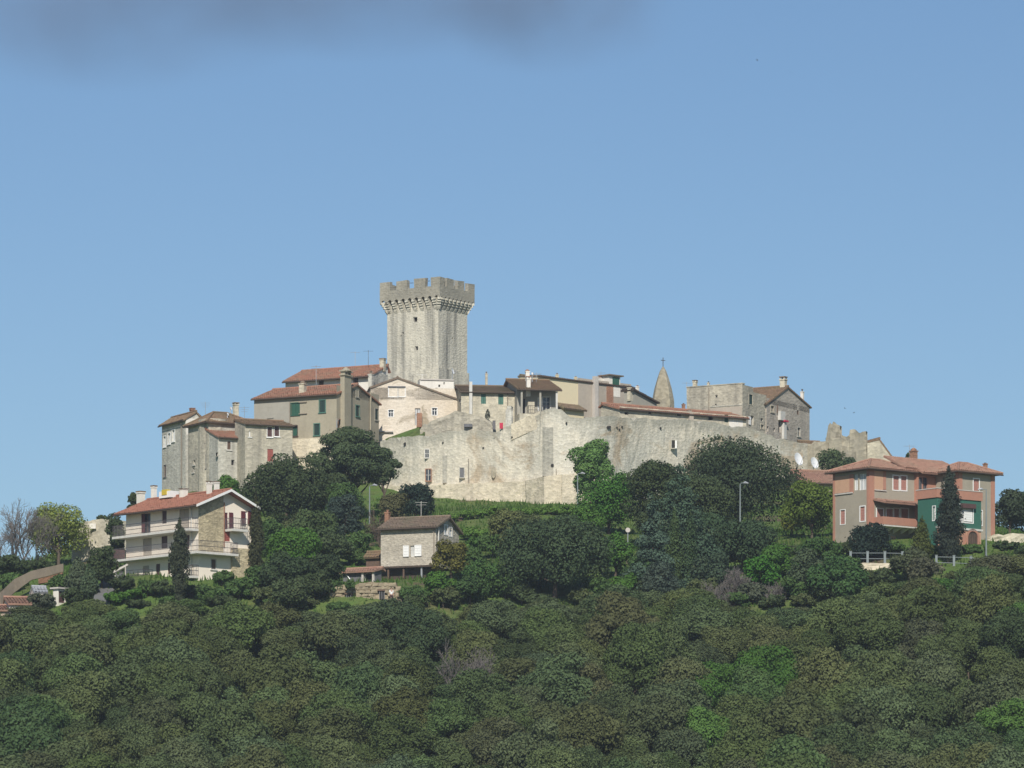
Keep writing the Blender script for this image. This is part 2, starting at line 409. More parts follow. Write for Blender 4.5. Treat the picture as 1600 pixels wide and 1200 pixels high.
# ---------------------------------------------------------------- houses
class House:
    """walls seen from a near corner: face L runs back to the left of it, face R back to the right"""
    def __init__(s, name, label, cat, cx, Y, phi, ybase, L, R, deep=3.0, parent=None, group=None, lenL=None, lenR=None):
        if parent is None:
            p = PX(cx, ybase, Y)
            s.phi = math.radians(phi)
            s.root = empty(name, p, s.phi)
            s.o = Vector((0, 0, 0)); s.base = p
            tag(s.root, label, cat, group)
        else:
            s.root, s.phi, s.base = parent.root, parent.phi, parent.base
            s.o = s.loc(PX(cx, ybase, Y)); s.o.z = 0
        s.c, s.sn = math.cos(s.phi), math.sin(s.phi)
        s.deep = deep
        s.L = lenL if lenL else abs(s.tL(L)); s.W = lenR if lenR else abs(s.tR(R))
        s.op = {'L': [], 'R': []}
    def loc(s, w):            # world -> root space
        d = w - s.base; c, sn = math.cos(s.phi), math.sin(s.phi)
        return Vector((d.x * c + d.y * sn, -d.x * sn + d.y * c, d.z))
    def corner(s):
        o = s.o; return Vector((s.base.x + o.x * s.c - o.y * s.sn, s.base.y + o.x * s.sn + o.y * s.c, s.base.z))
    def tL(s, px):
        q = (px - 800) / FPX; k = s.corner(); return (k.x - q * k.y) / (s.sn + q * s.c)
    def tR(s, px):
        q = (px - 800) / FPX; k = s.corner(); return (q * k.y - k.x) / (s.c - q * s.sn)
    def zL(s, px, py):
        Y = s.corner().y + s.tL(px) * s.c; return (YH - py) * Y / FPX - s.base.z
    def zR(s, px, py):
        Y = s.corner().y + s.tR(px) * s.sn; return (YH - py) * Y / FPX - s.base.z
    def uv(s, f, px, py): return (s.tL(px), s.zL(px, py)) if f == 'L' else (s.tR(px), s.zR(px, py))
    def at(s, f, t, z, d=0.0):
        return s.o + (Vector((-d, t, z)) if f == 'L' else Vector((t, -d, z)))
    def bx(s, mb, f, t0, t1, z0, z1, d0, d1, mi=0):
        a, b = s.at(f, t0, z0, d0), s.at(f, t1, z1, d1)
        mb.box((min(a.x, b.x), min(a.y, b.y), min(a.z, b.z)), (max(a.x, b.x), max(a.y, b.y), max(a.z, b.z)), mi)
    # --- walls with real openings
    def face(s, mb, f, length, hrect, top, depth=.28):
        ops = s.op[f]
        ts = sorted({0.0, length, *[v for o in ops for v in (max(0, o[0]), min(length, o[1]))]})
        zs = sorted({-s.deep, hrect, *[v for o in ops for v in (o[2], o[3])]})
        for i in range(len(ts) - 1):
            for j in range(len(zs) - 1):
                tm, zm = (ts[i] + ts[i+1]) / 2, (zs[j] + zs[j+1]) / 2
                if any(o[0] < tm < o[1] and o[2] < zm < o[3] for o in ops): continue
                mb.poly([s.at(f, ts[i], zs[j]), s.at(f, ts[i+1], zs[j]), s.at(f, ts[i+1], zs[j+1]), s.at(f, ts[i], zs[j+1])])
        for o in ops:
            t0, t1, z0, z1 = o
            dd = depth
            mb.poly([s.at(f, t0, z0), s.at(f, t0, z1), s.at(f, t0, z1, -dd), s.at(f, t0, z0, -dd)])
            mb.poly([s.at(f, t1, z0), s.at(f, t1, z1), s.at(f, t1, z1, -dd), s.at(f, t1, z0, -dd)])
            mb.poly([s.at(f, t0, z1), s.at(f, t1, z1), s.at(f, t1, z1, -dd), s.at(f, t0, z1, -dd)])
            mb.poly([s.at(f, t0, z0), s.at(f, t1, z0), s.at(f, t1, z0, -dd), s.at(f, t0, z0, -dd)])
            mb.poly([s.at(f, t0, z0, -dd), s.at(f, t1, z0, -dd), s.at(f, t1, z1, -dd), s.at(f, t0, z1, -dd)], 1)
        if top: mb.poly([s.at(f, t, z) for t, z in [(0, hrect), (length, hrect)] + top])
    def walls(s, mat, kind, h, name='wall'):
        """kind 'y': gable on R, h = (hL, hPeak, hRight, peak fraction); 'x': gable on L, h = (hFront, hPeak, hBack, fraction); 'flat': h = number"""
        mb = MB(); L, W, B = s.L, s.W, -s.deep
        if kind == 'y':
            hL, hP, hR, p = h; hm = min(hL, hR); up = []
            if hR > hm: up.append((W, hR))
            if p < .995: up.append((W * p, hP))
            else: up = [(W, hP)]
            if hL > hm: up.append((0, hL))
            s.face(mb, 'R', W, hm, up); s.face(mb, 'L', L, hL, None)
            mb.poly([s.o + Vector((W, 0, B)), s.o + Vector((W, L, B)), s.o + Vector((W, L, hR)), s.o + Vector((W, 0, hR))])
            mb.poly([s.o + Vector((0, L, B)), s.o + Vector((W, L, B)), s.o + Vector((W, L, hR)), s.o + Vector((W * p, L, hP)), s.o + Vector((0, L, hL))])
        elif kind == 'x':
            hF, hP, hB, p = h; hm = min(hF, hB); up = []
            if hB > hm: up.append((L, hB))
            if p < .995: up.append((L * p, hP))
            else: up = [(L, hP)]
            if hF > hm: up.append((0, hF))
            s.face(mb, 'L', L, hm, up); s.face(mb, 'R', W, hF, None)
            mb.poly([s.o + Vector((0, L, B)), s.o + Vector((W, L, B)), s.o + Vector((W, L, hB)), s.o + Vector((0, L, hB))])
            mb.poly([s.o + Vector((W, 0, B)), s.o + Vector((W, L, B)), s.o + Vector((W, L, hB)), s.o + Vector((W, L * p, hP)), s.o + Vector((W, 0, hF))])
        else:
            s.face(mb, 'L', L, h, None); s.face(mb, 'R', W, h, None)
            mb.poly([s.o + Vector((0, L, B)), s.o + Vector((W, L, B)), s.o + Vector((W, L, h)), s.o + Vector((0, L, h))])
            mb.poly([s.o + Vector((W, 0, B)), s.o + Vector((W, L, B)), s.o + Vector((W, L, h)), s.o + Vector((W, 0, h))])
            mb.poly([s.o + Vector((0, 0, h)), s.o + Vector((W, 0, h)), s.o + Vector((W, L, h)), s.o + Vector((0, L, h))])
        s.wall = mb.build(name, [mat, M['dark']], s.root)
        return s.wall
    # --- roofs
    def gable(s, mat, kind, h, ov=.35, end=.25, ov2=None, lift=.04, name='roof', soffit=True):
        mb = MB(); L, W = s.L, s.W
        f = (lambda a, b, z: s.o + Vector((a, b, z))) if kind == 'y' else (lambda a, b, z: s.o + Vector((b, a, z)))
        span, run = (W, L) if kind == 'y' else (L, W)
        h0, hP, h1, p = h; p = min(max(p, 1e-3), 1.0)
        s0 = (hP - h0) / (span * p)
        tiles(mb, f(-ov, -end, h0 - s0 * ov + lift), f(-ov, run + end, h0 - s0 * ov + lift), f(span * p, run + end, hP + lift), f(span * p, -end, hP + lift))
        if p < .99:
            s1 = (hP - h1) / (span * (1 - p)); o2 = ov if ov2 is None else ov2
            tiles(mb, f(span + o2, -end, h1 - s1 * o2 + lift), f(span + o2, run + end, h1 - s1 * o2 + lift), f(span * p, run + end, hP + lift), f(span * p, -end, hP + lift))
        ridge(mb, f(span * p, -end - .03, hP + lift + .05), f(span * p, run + end + .03, hP + lift + .05))
        s.roof = mb.build(name, mat, s.root)
        if soffit:
            g = MB(); z = h0 - s0 * ov + lift - .1
            g.tube([f(-ov - .05, -end, z), f(-ov - .05, run + end, z)], .075, 6)
            g.build('gutter', M['timber'], s.roof)
        return s.roof
    def hiproof(s, mat, h, rise, ov=.5, lift=.03, ridge_along=None, name='roof', soffit=True, rl=None):
        mb = MB(); x0, x1, y0, y1 = -ov, s.W + ov, -ov, s.L + ov
        z = h + lift - .02; hw = min(x1 - x0, y1 - y0) / 2
        if rl is not None: hw = rl
        if (x1 - x0) >= (y1 - y0): a, b = Vector((x0 + hw, (y0 + y1) / 2, z + rise)), Vector((x1 - hw, (y0 + y1) / 2, z + rise))
        else: a, b = Vector(((x0 + x1) / 2, y0 + hw, z + rise)), Vector(((x0 + x1) / 2, y1 - hw, z + rise))
        k = [Vector((x0, y0, z)), Vector((x1, y0, z)), Vector((x1, y1, z)), Vector((x0, y1, z))]
        k = [s.o + q for q in k]; a = s.o + a; b = s.o + b
        if (x1 - x0) >= (y1 - y0):
            tiles(mb, k[0], k[1], b, a, True); tiles(mb, k[3], k[0], a, a + Vector((0, -1e-4, 0)), True)
            tiles(mb, k[1], k[2], b, b, True); tiles(mb, k[2], k[3], a, b, True)
            pr = [(k[0], a), (k[3], a), (k[1], b), (k[2], b), (a, b)]
        else:
            tiles(mb, k[0], k[1], a, a, True); tiles(mb, k[3], k[0], a, b, True)
            tiles(mb, k[1], k[2], b, a, True); tiles(mb, k[2], k[3], b, b, True)
            pr = [(k[0], a), (k[1], a), (k[2], b), (k[3], b), (a, b)]
        for p, q in pr:
            if (p - q).length > .1: ridge(mb, p + Vector((0, 0, .05)), q + Vector((0, 0, .06)), .11)
        s.roof = mb.build(name, mat, s.root)
        if soffit:
            g = MB(); g.tube([p + Vector((0, 0, -.12)) for p in (k[3], k[0], k[1])], .07, 6)
            g.build('gutter', M['timber'], s.roof)
        return s.roof
    # --- openings and fittings, placed where the photograph shows them
    def rect(s, f, x0, y0, x1, y1):
        ta, za = s.uv(f, x0, (y0 + y1) / 2); tb, zb = s.uv(f, x1, (y0 + y1) / 2)
        xm = (x0 + x1) / 2
        return min(ta, tb), max(ta, tb), s.uv(f, xm, y1)[1], s.uv(f, xm, y0)[1]
    def window(s, f, x0, y0, x1, y1, style='glass', color='dirtywhite', frame='dirtywhite', name='window', surround=True, sill=True, n=2, parent=None, recess=True):
        t0, t1, z0, z1 = s.rect(f, x0, y0, x1, y1)
        if recess: s.op[f].append((t0, t1, z0, z1))
        fr = MB(); w = t1 - t0
        sw = .09 if w > .6 else .06
        if surround:
            s.bx(fr, f, t0 - sw, t0, z0 - sw, z1 + sw, -.02, .035); s.bx(fr, f, t1, t1 + sw, z0 - sw, z1 + sw, -.02, .035)
            s.bx(fr, f, t0, t1, z1, z1 + sw, -.02, .032); s.bx(fr, f, t0, t1, z0 - sw, z0, -.02, .032)
        if sill: s.bx(fr, f, t0 - .14, t1 + .14, z0 - .13, z0 - .06, -.02, .11)
        e = .03
        r_in = [(t0, t1, z0, z1), (t0 + e, t1 - e, z0 + e, z1 - e)]
        q4 = lambda r, d: [s.at(f, r[0], r[2], d), s.at(f, r[1], r[2], d), s.at(f, r[1], r[3], d), s.at(f, r[0], r[3], d)]
        k = len(fr.v)
        for r_ in r_in:
            for d_ in (-.12, -.16): fr.v += [tuple(p) for p in q4(r_, d_)]
        for i in range(4):
            j = (i + 1) % 4
            for a_, b_ in ((0, 8), (8, 12), (12, 4), (4, 0)):
                fr.f.append((k + a_ + i, k + a_ + j, k + b_ + j, k + b_ + i)); fr.m.append(0)
        o = fr.build(name, M[frame], s.root)
        if style == 'hole': return o
        if style in ('shut', 'half'):
            for k in range(n):
                a, b = t0 + w * k / n + .015, t0 + w * (k + 1) / n - .015
                sh = MB()
                s.bx(sh, f, a, b, z0 + .02, z1 - .02, -.11, -.07)
                m = 5                       # stiles and louvre bands stand proud of the leaf
                s.bx(sh, f, a, a + .06, z0 + .02, z1 - .02, -.07, -.05); s.bx(sh, f, b - .06, b, z0 + .02, z1 - .02, -.07, -.05)
                for q in range(m + 1):
                    zz = z0 + .02 + (z1 - z0 - .1) * q / m
                    s.bx(sh, f, a + .06, b - .06, zz, zz + .06, -.07, -.053)
                sh.build('shutter', M[color], o)
        else:
            g = MB(); s.bx(g, f, t0 + e, t1 - e, z0 + .01, z1 - .01, -.16, -.14)
            g.build('pane', M['curtain' if style == 'curtain' else 'glass'], o)
            g = MB(); c = (t0 + t1) / 2
            s.bx(g, f, c - .03, c + .03, z0, z1, -.14, -.11); s.bx(g, f, t0, t1, z0 + (z1 - z0) * .62, z0 + (z1 - z0) * .62 + .04, -.139, -.115)
            s.bx(g, f, t0, t0 + .05, z0, z1, -.14, -.11); s.bx(g, f, t1 - .05, t1, z0, z1, -.14, -.11)
            g.build('sash', M[frame], o)
        if style == 'open':
            for a, b in ((t0 - w * .5 - .05, t0 - .05), (t1 + .05, t1 + w * .5 + .05)):
                sh = MB(); s.bx(sh, f, a, b, z0, z1, .04, .085); sh.build('shutter', M[color], o)
        return o
    def leafpanel(s, f, x0, y0, x1, y1, color, parent=None, name='shutter', d0=.03, d1=.08):
        t0, t1, z0, z1 = s.rect(f, x0, y0, x1, y1)
        mb = MB(); s.bx(mb, f, t0, t1, z0, z1, d0, d1)
        w = min(.06, (t1 - t0) * .2)
        if name in ('shutter', 'door'):
            s.bx(mb, f, t0, t0 + w, z0, z1, d1, d1 + .02); s.bx(mb, f, t1 - w, t1, z0, z1, d1, d1 + .02)
            for q in range(5):
                zz = z0 + (z1 - z0 - .06) * q / 4
                s.bx(mb, f, t0 + w, t1 - w, zz, zz + .06, d1, d1 + .016)
        return mb.build(name, M[color] if isinstance(color, str) else color, parent or s.root)
    def panel(s, f, x0, y0, x1, y1, mat, name, d=.04, d0=-.02): return s.leafpanel(f, x0, y0, x1, y1, mat, None, name, d0, d)
    def pipe(s, f, px, y0, y1, r=.06, mat='pipe', name='drain_pipe'):
        t, z0 = s.uv(f, px, y1); z1 = s.uv(f, px, y0)[1]
        mb = MB(); mb.tube([s.at(f, t, z0, r + .04), s.at(f, t, z1, r + .04)], r, 6)
        return mb.build(name, M[mat], s.root)
    def depth_at(s, px, d):
        if not isinstance(d, tuple): return s.corner().y + d
        f, r = d; k = s.corner(); q = (px - 800) / FPX
        if f == 'L':
            x, y = k.x + r * s.c, k.y + r * s.sn; return y + (x - q * y) / (s.sn + q * s.c) * s.c
        x, y = k.x - r * s.sn, k.y + r * s.c; return y + (q * y - x) / (s.c - q * s.sn) * s.sn
    def chimney(s, px, y0, y1, wpx, dY, mat='palestone', cap='tile_brown', style='slab', parent=None, drop=.9, name='chimney'):
        Y = s.depth_at(px, dY)
        c = s.loc(PX(px, y1, Y)); top = s.loc(PX(px, y0, Y)).z
        w = wpx * Y / FPX / 2 / 1.25
        mb = MB(); z0, hh = c.z - drop, top - c.z
        cx, cy = c.x, c.y
        zc = top - min(.45, hh * .3)
        mb.box((cx - w, cy - w, z0), (cx + w, cy + w, zc))
        e = w * .22
        mb.box((cx - w - e, cy - w - e, zc), (cx + w + e, cy + w + e, zc + .1))
        if style == 'slab':
            for sx in (-1, 1):
                for sy in (-1, 1):
                    mb.box((cx + sx * w * .8 - .06, cy + sy * w * .8 - .06, zc + .1), (cx + sx * w * .8 + .06, cy + sy * w * .8 + .06, top - .1))
            mb.box((cx - w - e, cy - w - e, top - .1), (cx + w + e, cy + w + e, top), 1)
        elif style == 'gable':
            k = Vector
            mb.box((cx - w * .95, cy - w * .95, zc + .1), (cx - w * .6, cy + w * .95, top - .14)); mb.box((cx + w * .6, cy - w * .95, zc + .1), (cx + w * .95, cy + w * .95, top - .14))
            a = [k((cx - w - e, cy - w - e, top - .14)), k((cx + w + e, cy - w - e, top - .14)), k((cx, cy - w - e, top + .1))]
            b = [p + k((0, 2 * (w + e), 0)) for p in a]
            mb.poly(a, 1); mb.poly(b[::-1], 1)
            for i in range(3): mb.poly([a[i], b[i], b[(i + 1) % 3], a[(i + 1) % 3]], 1)
        elif style == 'pot':
            mb.tube([(cx, cy, zc + .1), (cx, cy, top - .06)], w * .5, 8, 1); mb.tube([(cx, cy, top - .06), (cx, cy, top)], w * .75, 8, 1)
        elif style == 'dome':
            mb.tube([(cx, cy, zc + .1), (cx, cy, zc + .2), (cx, cy, (zc + top) / 2 + .1), (cx, cy, top)], [w * 1.1, w * 1.15, w * .8, w * .1], 10, 1)
        return mb.build(name, [M[mat], M[cap]], parent or getattr(s, 'roof', s.root))
    def antenna(s, px, y0, y1, dY, parent=None, arms=3, mat='metal'):
        Y = s.depth_at(px, dY)
        a, b = s.loc(PX(px, y1, Y)), s.loc(PX(px, y0, Y))
        mb = MB(); mb.tube([a - Vector((0, 0, .6)), b], .024, 5)
        for k in range(arms):
            z = b.z - .12 - .22 * k; l = .55 - .1 * k
            d = Vector((math.cos(-s.phi) * l, math.sin(-s.phi) * l, 0))
            mb.tube([Vector((b.x, b.y, z)) - d, Vector((b.x, b.y, z)) + d], .014, 4)
        return mb.build('antenna', M[mat], parent or getattr(s, 'roof', s.root))
    def dish(s, px, py, rpx, dY, tilt=(.5, -.8, .35), parent=None, mat='dish'):
        Y = s.corner().y + dY; c = s.loc(PX(px, py, Y)); r = rpx * Y / FPX
        mb = dish_mesh(c, r, Vector(tilt))
        return mb.build('satellite_dish', [M[mat], M['metal']], parent or s.root)

def dish_mesh(c, r, nrm, stem=.7):
    mb = MB(); nrm = nrm.normalized(); a = nrm.cross(Vector((0, 0, 1))).normalized(); b = a.cross(nrm)
    N = 14; rings = [(0, -.22), (.5, -.16), (.85, -.05), (1, 0)]
    k = len(mb.v); mb.v.append(tuple(c + nrm * r * -.22))
    for rr, dd in rings[1:]:
        for i in range(N):
            t = 2 * math.pi * i / N
            mb.v.append(tuple(c + (a * math.cos(t) + b * math.sin(t)) * r * rr + nrm * r * dd))
    for i in range(N): mb.f.append((k, k + 1 + i, k + 1 + (i + 1) % N)); mb.m.append(0)
    for q in range(len(rings) - 2):
        for i in range(N):
            p = k + 1 + q * N
            mb.f.append((p + i, p + (i + 1) % N, p + N + (i + 1) % N, p + N + i)); mb.m.append(0)
    mb.tube([c - b * r * .95, c + nrm * r * .9], .025, 4, 1)
    mb.tube([c + nrm * r * .9, c + nrm * r * .98], .07, 6, 1)
    mb.tube([c - nrm * r * .2, c - nrm * r * .3 - Vector((0, 0, r * .6)), c - nrm * r * .3 - Vector((0, 0, r + stem))], .05, 5, 1)
    return mb

def railing(H, f, t0, t1, z, d, h=.95, step=.22, ends=(True, True), parent=None, mat='darkmetal', d_in=0.0):
    mb = MB(); r = .016
    def run(p, q):
        L = (q - p).length; n = max(2, int(L / step))
        for i in range(n + 1):
            c = p + (q - p) * (i / n); rr = .028 if i in (0, n) else r
            mb.tube([c, c + Vector((0, 0, h))], rr, 4)
        for hh in (.08, h * .5, h): mb.tube([p + Vector((0, 0, hh)), q + Vector((0, 0, hh))], .024, 4)
    run(H.at(f, t0, z, d), H.at(f, t1, z, d))
    if ends[0]: run(H.at(f, t0, z, d_in), H.at(f, t0, z, d))
    if ends[1]: run(H.at(f, t1, z, d_in), H.at(f, t1, z, d))
    return mb.build('railing', M[mat], parent or H.root)

def slab_thing(name, outline, depth, mats, label, cat, below=None, bottom=None, group=None, rough=.0, step=.6):
    """a free-standing wall: outline [(px, py_top, Y)] followed in plan, with real thickness"""
    pts = [PX(*o) for o in outline]
    p0 = pts[0]; base = Vector((p0.x, p0.y, 0))
    mb = MB(); top = []
    for i in range(len(pts) - 1):
        a, b = pts[i], pts[i + 1]; n = max(1, int((b - a).length / step))
        for k in range(n): top.append(a + (b - a) * (k / n))
    top.append(pts[-1])
    if rough:
        for q in top: q.z += RNG.uniform(-rough, rough * .6)
    bz = [(float(terr(p.x, p.y)[0]) - 1.5) if bottom is None else (YH - bottom) * p.y / FPX for p in top]
    N = len(top)
    def nrm(i):
        d = top[min(i + 1, N - 1)] - top[max(i - 1, 0)]; d.z = 0
        return Vector((-d.y, d.x, 0)).normalized() if d.length else Vector((0, 1, 0))
    fr = [p - base for p in top]; bk = [p + nrm(i) * depth - base for i, p in enumerate(top)]
    rows = 6
    for i in range(N - 1):
        for (A, B) in ((fr[i], fr[i + 1]), (bk[i + 1], bk[i])):
            za, zb = (bz[i], bz[i + 1]) if A is fr[i] else (bz[i + 1], bz[i])
            mb.poly([Vector((A.x, A.y, za)), Vector((B.x, B.y, zb)), B, A])
        mb.poly([fr[i], fr[i + 1], bk[i + 1], bk[i]])
    for i in (0, N - 1):
        mb.poly([Vector((fr[i].x, fr[i].y, bz[i])), fr[i], bk[i], Vector((bk[i].x, bk[i].y, bz[i]))])
    o = mb.build(name, mats, None); o.location = base
    tag(o, label, cat, group)
    return o
# ================================================================ the keep
H = House('stone_tower', 'tall square stone keep with battlements rising over the town', 'tower', 685, 500, 55, 600, 605, 730, deep=6)
tw = H
for (x0, y0, x1, y1) in ((645.5, 495.5, 652, 503), (648.5, 541, 653, 547.5), (628.5, 519, 631, 522.5), (625.6, 523.5, 627.4, 526)):
    H.window('L', x0, y0, x1, y1, 'hole', frame='dirtywhite', surround=False, sill=False)
H.window('R', 706, 527.5, 708, 530, 'hole', surround=False, sill=False)
zt = H.zL(685, 462)                    # underside of the parapet
H.walls(M['tower'], 'flat', zt + .2)
ov = .60; L, W = H.L, H.W
zb = zt - 1.2
mb = MB(); z0, z1 = zt, H.zL(685, 447.5)
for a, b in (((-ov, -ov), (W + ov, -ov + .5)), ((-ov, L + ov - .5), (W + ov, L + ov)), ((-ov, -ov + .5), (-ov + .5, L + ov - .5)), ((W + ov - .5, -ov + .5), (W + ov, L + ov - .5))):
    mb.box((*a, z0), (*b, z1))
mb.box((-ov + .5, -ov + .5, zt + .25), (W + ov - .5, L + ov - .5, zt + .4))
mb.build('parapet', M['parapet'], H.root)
zm = H.zL(685, 434.5) + .12
def frac(f, px, lim0, lim1): return (px - lim0) / (lim1 - lim0)
def merlon(a, b):
    m = MB(); zz_ = zm + RNG.uniform(-.06, .06); m.box((*a, z1), (*b, zz_))
    for q in range(8):                     # chipped arrises
        if m.v[q][2] > z1 + .1: m.v[q] = (m.v[q][0] + RNG.uniform(-.05, .05), m.v[q][1] + RNG.uniform(-.05, .05), m.v[q][2] - RNG.uniform(0, .12))
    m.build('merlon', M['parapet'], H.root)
LP, WP = L + 2 * ov, W + 2 * ov
for i, (p, q) in enumerate(((591, 607), (617.5, 634.5), (645.5, 662.5), (672, 685.5))):      # far to near along the left side
    y1_ = -ov + LP * (685.5 - p) / 94.5; y0_ = -ov + LP * (685.5 - q) / 94.5
    if i == 3: merlon((-ov, -ov), (-ov + WP * .14, y1_))
    else: merlon((-ov, y0_), (-ov + .5, y1_))
    if i < 3: merlon((W + ov - .5, y0_), (W + ov, y1_))
for i, (p, q) in enumerate(((696, 706.5), (712.5, 722), (728, 737))):
    x0_ = -ov + WP * (p - 685.5) / 51.5; x1_ = -ov + WP * (q - 685.5) / 51.5
    merlon((x0_, -ov), (x1_, -ov + .5))
    if i < 2: merlon((x0_, L + ov - .5), (x1_, L + ov))
mb = MB(); cw = .44                    # one stepped corbel, reaching out from the wall
steps = [(.0, .18), (.24, .33), (.5, .47), (.74, .60)]
for i, (dz, d) in enumerate(steps):
    mb.box((-cw / 2, -d, zb + dz + (.0 if i else 0)), (cw / 2, 0.0, zb + (steps[i + 1][0] if i < 3 else 1.2 - .22)))
mb.poly([(-cw / 2, 0, zb - .32), (cw / 2, 0, zb - .32), (cw / 2, -.18, zb), (-cw / 2, -.18, zb)])
for sx in (-1, 1): mb.poly([(sx * cw / 2, 0, zb - .32), (sx * cw / 2, -.18, zb), (sx * cw / 2, 0, zb)])
corb_me = mb.mesh('corbel', M['tower'])
def arch_me(bay):
    m = MB(); N = 10; r = (bay - cw) / 2; z_ = zt - .26; d0, d1 = -ov, -ov + .3
    pr = [(-bay / 2, z_), (-r, z_)] + [(-r * math.cos(math.pi * k / N), z_ + r * .95 * math.sin(math.pi * k / N)) for k in range(1, N)] + [(r, z_), (bay / 2, z_)]
    for i in range(len(pr) - 1):
        (a, za), (b, zb_) = pr[i], pr[i + 1]
        m.poly([(a, d0, za), (b, d0, zb_), (b, d0, zt), (a, d0, zt)]); m.poly([(a, d1, za), (b, d1, zb_), (b, d1, zt), (a, d1, zt)])
        m.poly([(a, d0, za), (b, d0, zb_), (b, d1, zb_), (a, d1, za)])
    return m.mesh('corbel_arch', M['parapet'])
nL, nR = 9, 9
amL, amR = arch_me(LP / nL), arch_me(WP / nR)
for i in range(nL + 1):
    t = -ov + LP * i / nL
    t = min(max(t, -ov + cw / 2 + .0), L + ov - cw / 2)
    for side in (0, 1):
        tt = min(max(t, cw / 2 - (.0 if i else .0)), L - cw / 2) if i in (0, nL) else t
        o = link('corbel', corb_me, H.root, (0 if side == 0 else W, tt, 0)); o.rotation_euler = (0, 0, -math.pi / 2 if side == 0 else math.pi / 2)
for i in range(nR + 1):
    t = -ov + WP * i / nR
    tt = min(max(t, cw / 2), W - cw / 2) if i in (0, nR) else t
    o = link('corbel', corb_me, H.root, (tt, 0, 0))
    o = link('corbel', corb_me, H.root, (tt, L, 0)); o.rotation_euler = (0, 0, math.pi)
for sx, sy, an in ((0, 0, -math.pi / 4), (W, 0, math.pi / 4), (0, L, -math.pi * .75), (W, L, math.pi * .75)):
    o = link('corbel', corb_me, H.root, (sx, sy, 0)); o.rotation_euler = (0, 0, an); o.scale = (1, 1.3, 1)
for i in range(nL):
    t = -ov + LP * (i + .5) / nL
    o = link('corbel_arch', amL, H.root, (0, t, 0)); o.rotation_euler = (0, 0, -math.pi / 2)
for i in range(nR):
    t = -ov + WP * (i + .5) / nR
    link('corbel_arch', amR, H.root, (t, 0, 0))
mb = MB()
zl = H.zL(640, 579)
mb.box((-.16, -.16, -6), (W + .16, L + .16, zl)); mb.build('plinth', M['tower'], H.root)
for a_, b_ in (((634, 442.6, 504.5), (646, 442, 504)), ((662, 439.5, 503), (672, 439, 502.4))):
    mb = MB(); mb.tube([H.loc(PX(*a_)), H.loc(PX(*b_))], .03, 4); mb.build('guard_rail', M['darkmetal'], H.root)

# ================================================================ houses of the walled town, from the left
H = House('stone_house', 'tall grey stone house at the left end of town with pale upper windows', 'house', 290, 486, 28, 765, 253, 319, deep=6)
for (a, b, c, d) in ((255.4, 682, 259.2, 698), (262.4, 677, 266.3, 693.5), (269, 672, 273, 689.5)): H.window('L', a, b, c, d, 'curtain', frame='white')
H.window('L', 256.3, 727, 259.3, 745, 'shut', 'wood', frame='greywood', n=1)
h = (H.zL(290, 653.5), H.zL(290, 653.5) + .75, H.zL(290, 653.5) - .1, .55)
H.walls(M['greystone'], 'y', h); H.gable(M['tile_brown'], 'y', h, .35, .15)
H.panel('R', 290.8, 654.5, 318, 680, 'whitewash', 'plaster_panel', .03)
H.pipe('L', 284.5, 662, 760); H.chimney(300.5, 637.5, 650, 8, ('R', 4.0), 'brick', 'tile_red')
H.chimney(306, 645, 652, 5, ('R', 5.0), 'palestone', 'tile_brown', 'pot'); H.antenna(321, 628, 650, ('R', 6))

H = House('stone_house', 'stone house with brown hipped roof and bare rounded corner at the left end of town', 'house', 326, 476.5, 30, 765, 294, 395, deep=6)
H.window('L', 316, 673, 320.5, 692, 'shut', 'shutter_dark', frame='greywood', n=1)
H.window('L', 317, 712, 321.5, 732, 'shut', 'wood', frame='greywood', n=1); H.window('L', 311, 716, 314.5, 735, 'hole', surround=False)
H.window('L', 302, 719, 305, 726, 'hole', surround=False); H.window('L', 301, 731, 303.6, 738, 'hole', surround=False)
hh = H.zR(334, 659.5)
H.walls(M['warmstone'], 'flat', hh); H.hiproof(M['tile_brown'], hh, 1.35, .4, rl=2.2)
H.panel('R', 341.5, 668, 372, 684.5, 'greystone', 'bare_patch', .03)
H.chimney(368.5, 629, 643.5, 9, ('R', 4.0), 'palestone', 'tile_brown'); H.dish(361, 638, 3, 4.2); H.dish(356, 647, 2.6, 2.4)
H.antenna(382, 635, 650, ('R', 5))
mb = MB(); t_, z_ = H.uv('R', 330, 760); N = 14     # the round bastion corner
c = Vector((1.35, 1.55, 0)); zt_ = H.zR(326, 650)
mb.tube([c + Vector((0, 0, -5)), c + Vector((0, 0, zt_ - .2))], [1.75, 1.62], 16); H_b = mb.build('bastion', M['warmstone'], H.root)

H = House('stone_house', 'low stone house with a red lean-to roof between the hipped house and the pale one', 'house', 342, 474, 26, 765, 338, 382, deep=6, lenL=3.6)
H.window('R', 355, 689.5, 360.4, 702.5, 'shut', 'wood', frame='dirtywhite', n=1); H.window('R', 361.5, 718.5, 366.5, 727, 'hole', surround=False, sill=False); H.window('R', 337.5, 707, 341, 713, 'hole', surround=False, sill=False)
h = (H.zR(362, 683), H.zR(362, 683) + 1.15, H.zR(362, 683) + 1.1, .96)
H.walls(M['greystone'], 'x', h); H.gable(M['tile_red'], 'x', h, .3, .15)
H.pipe('R', 381, 684, 755)

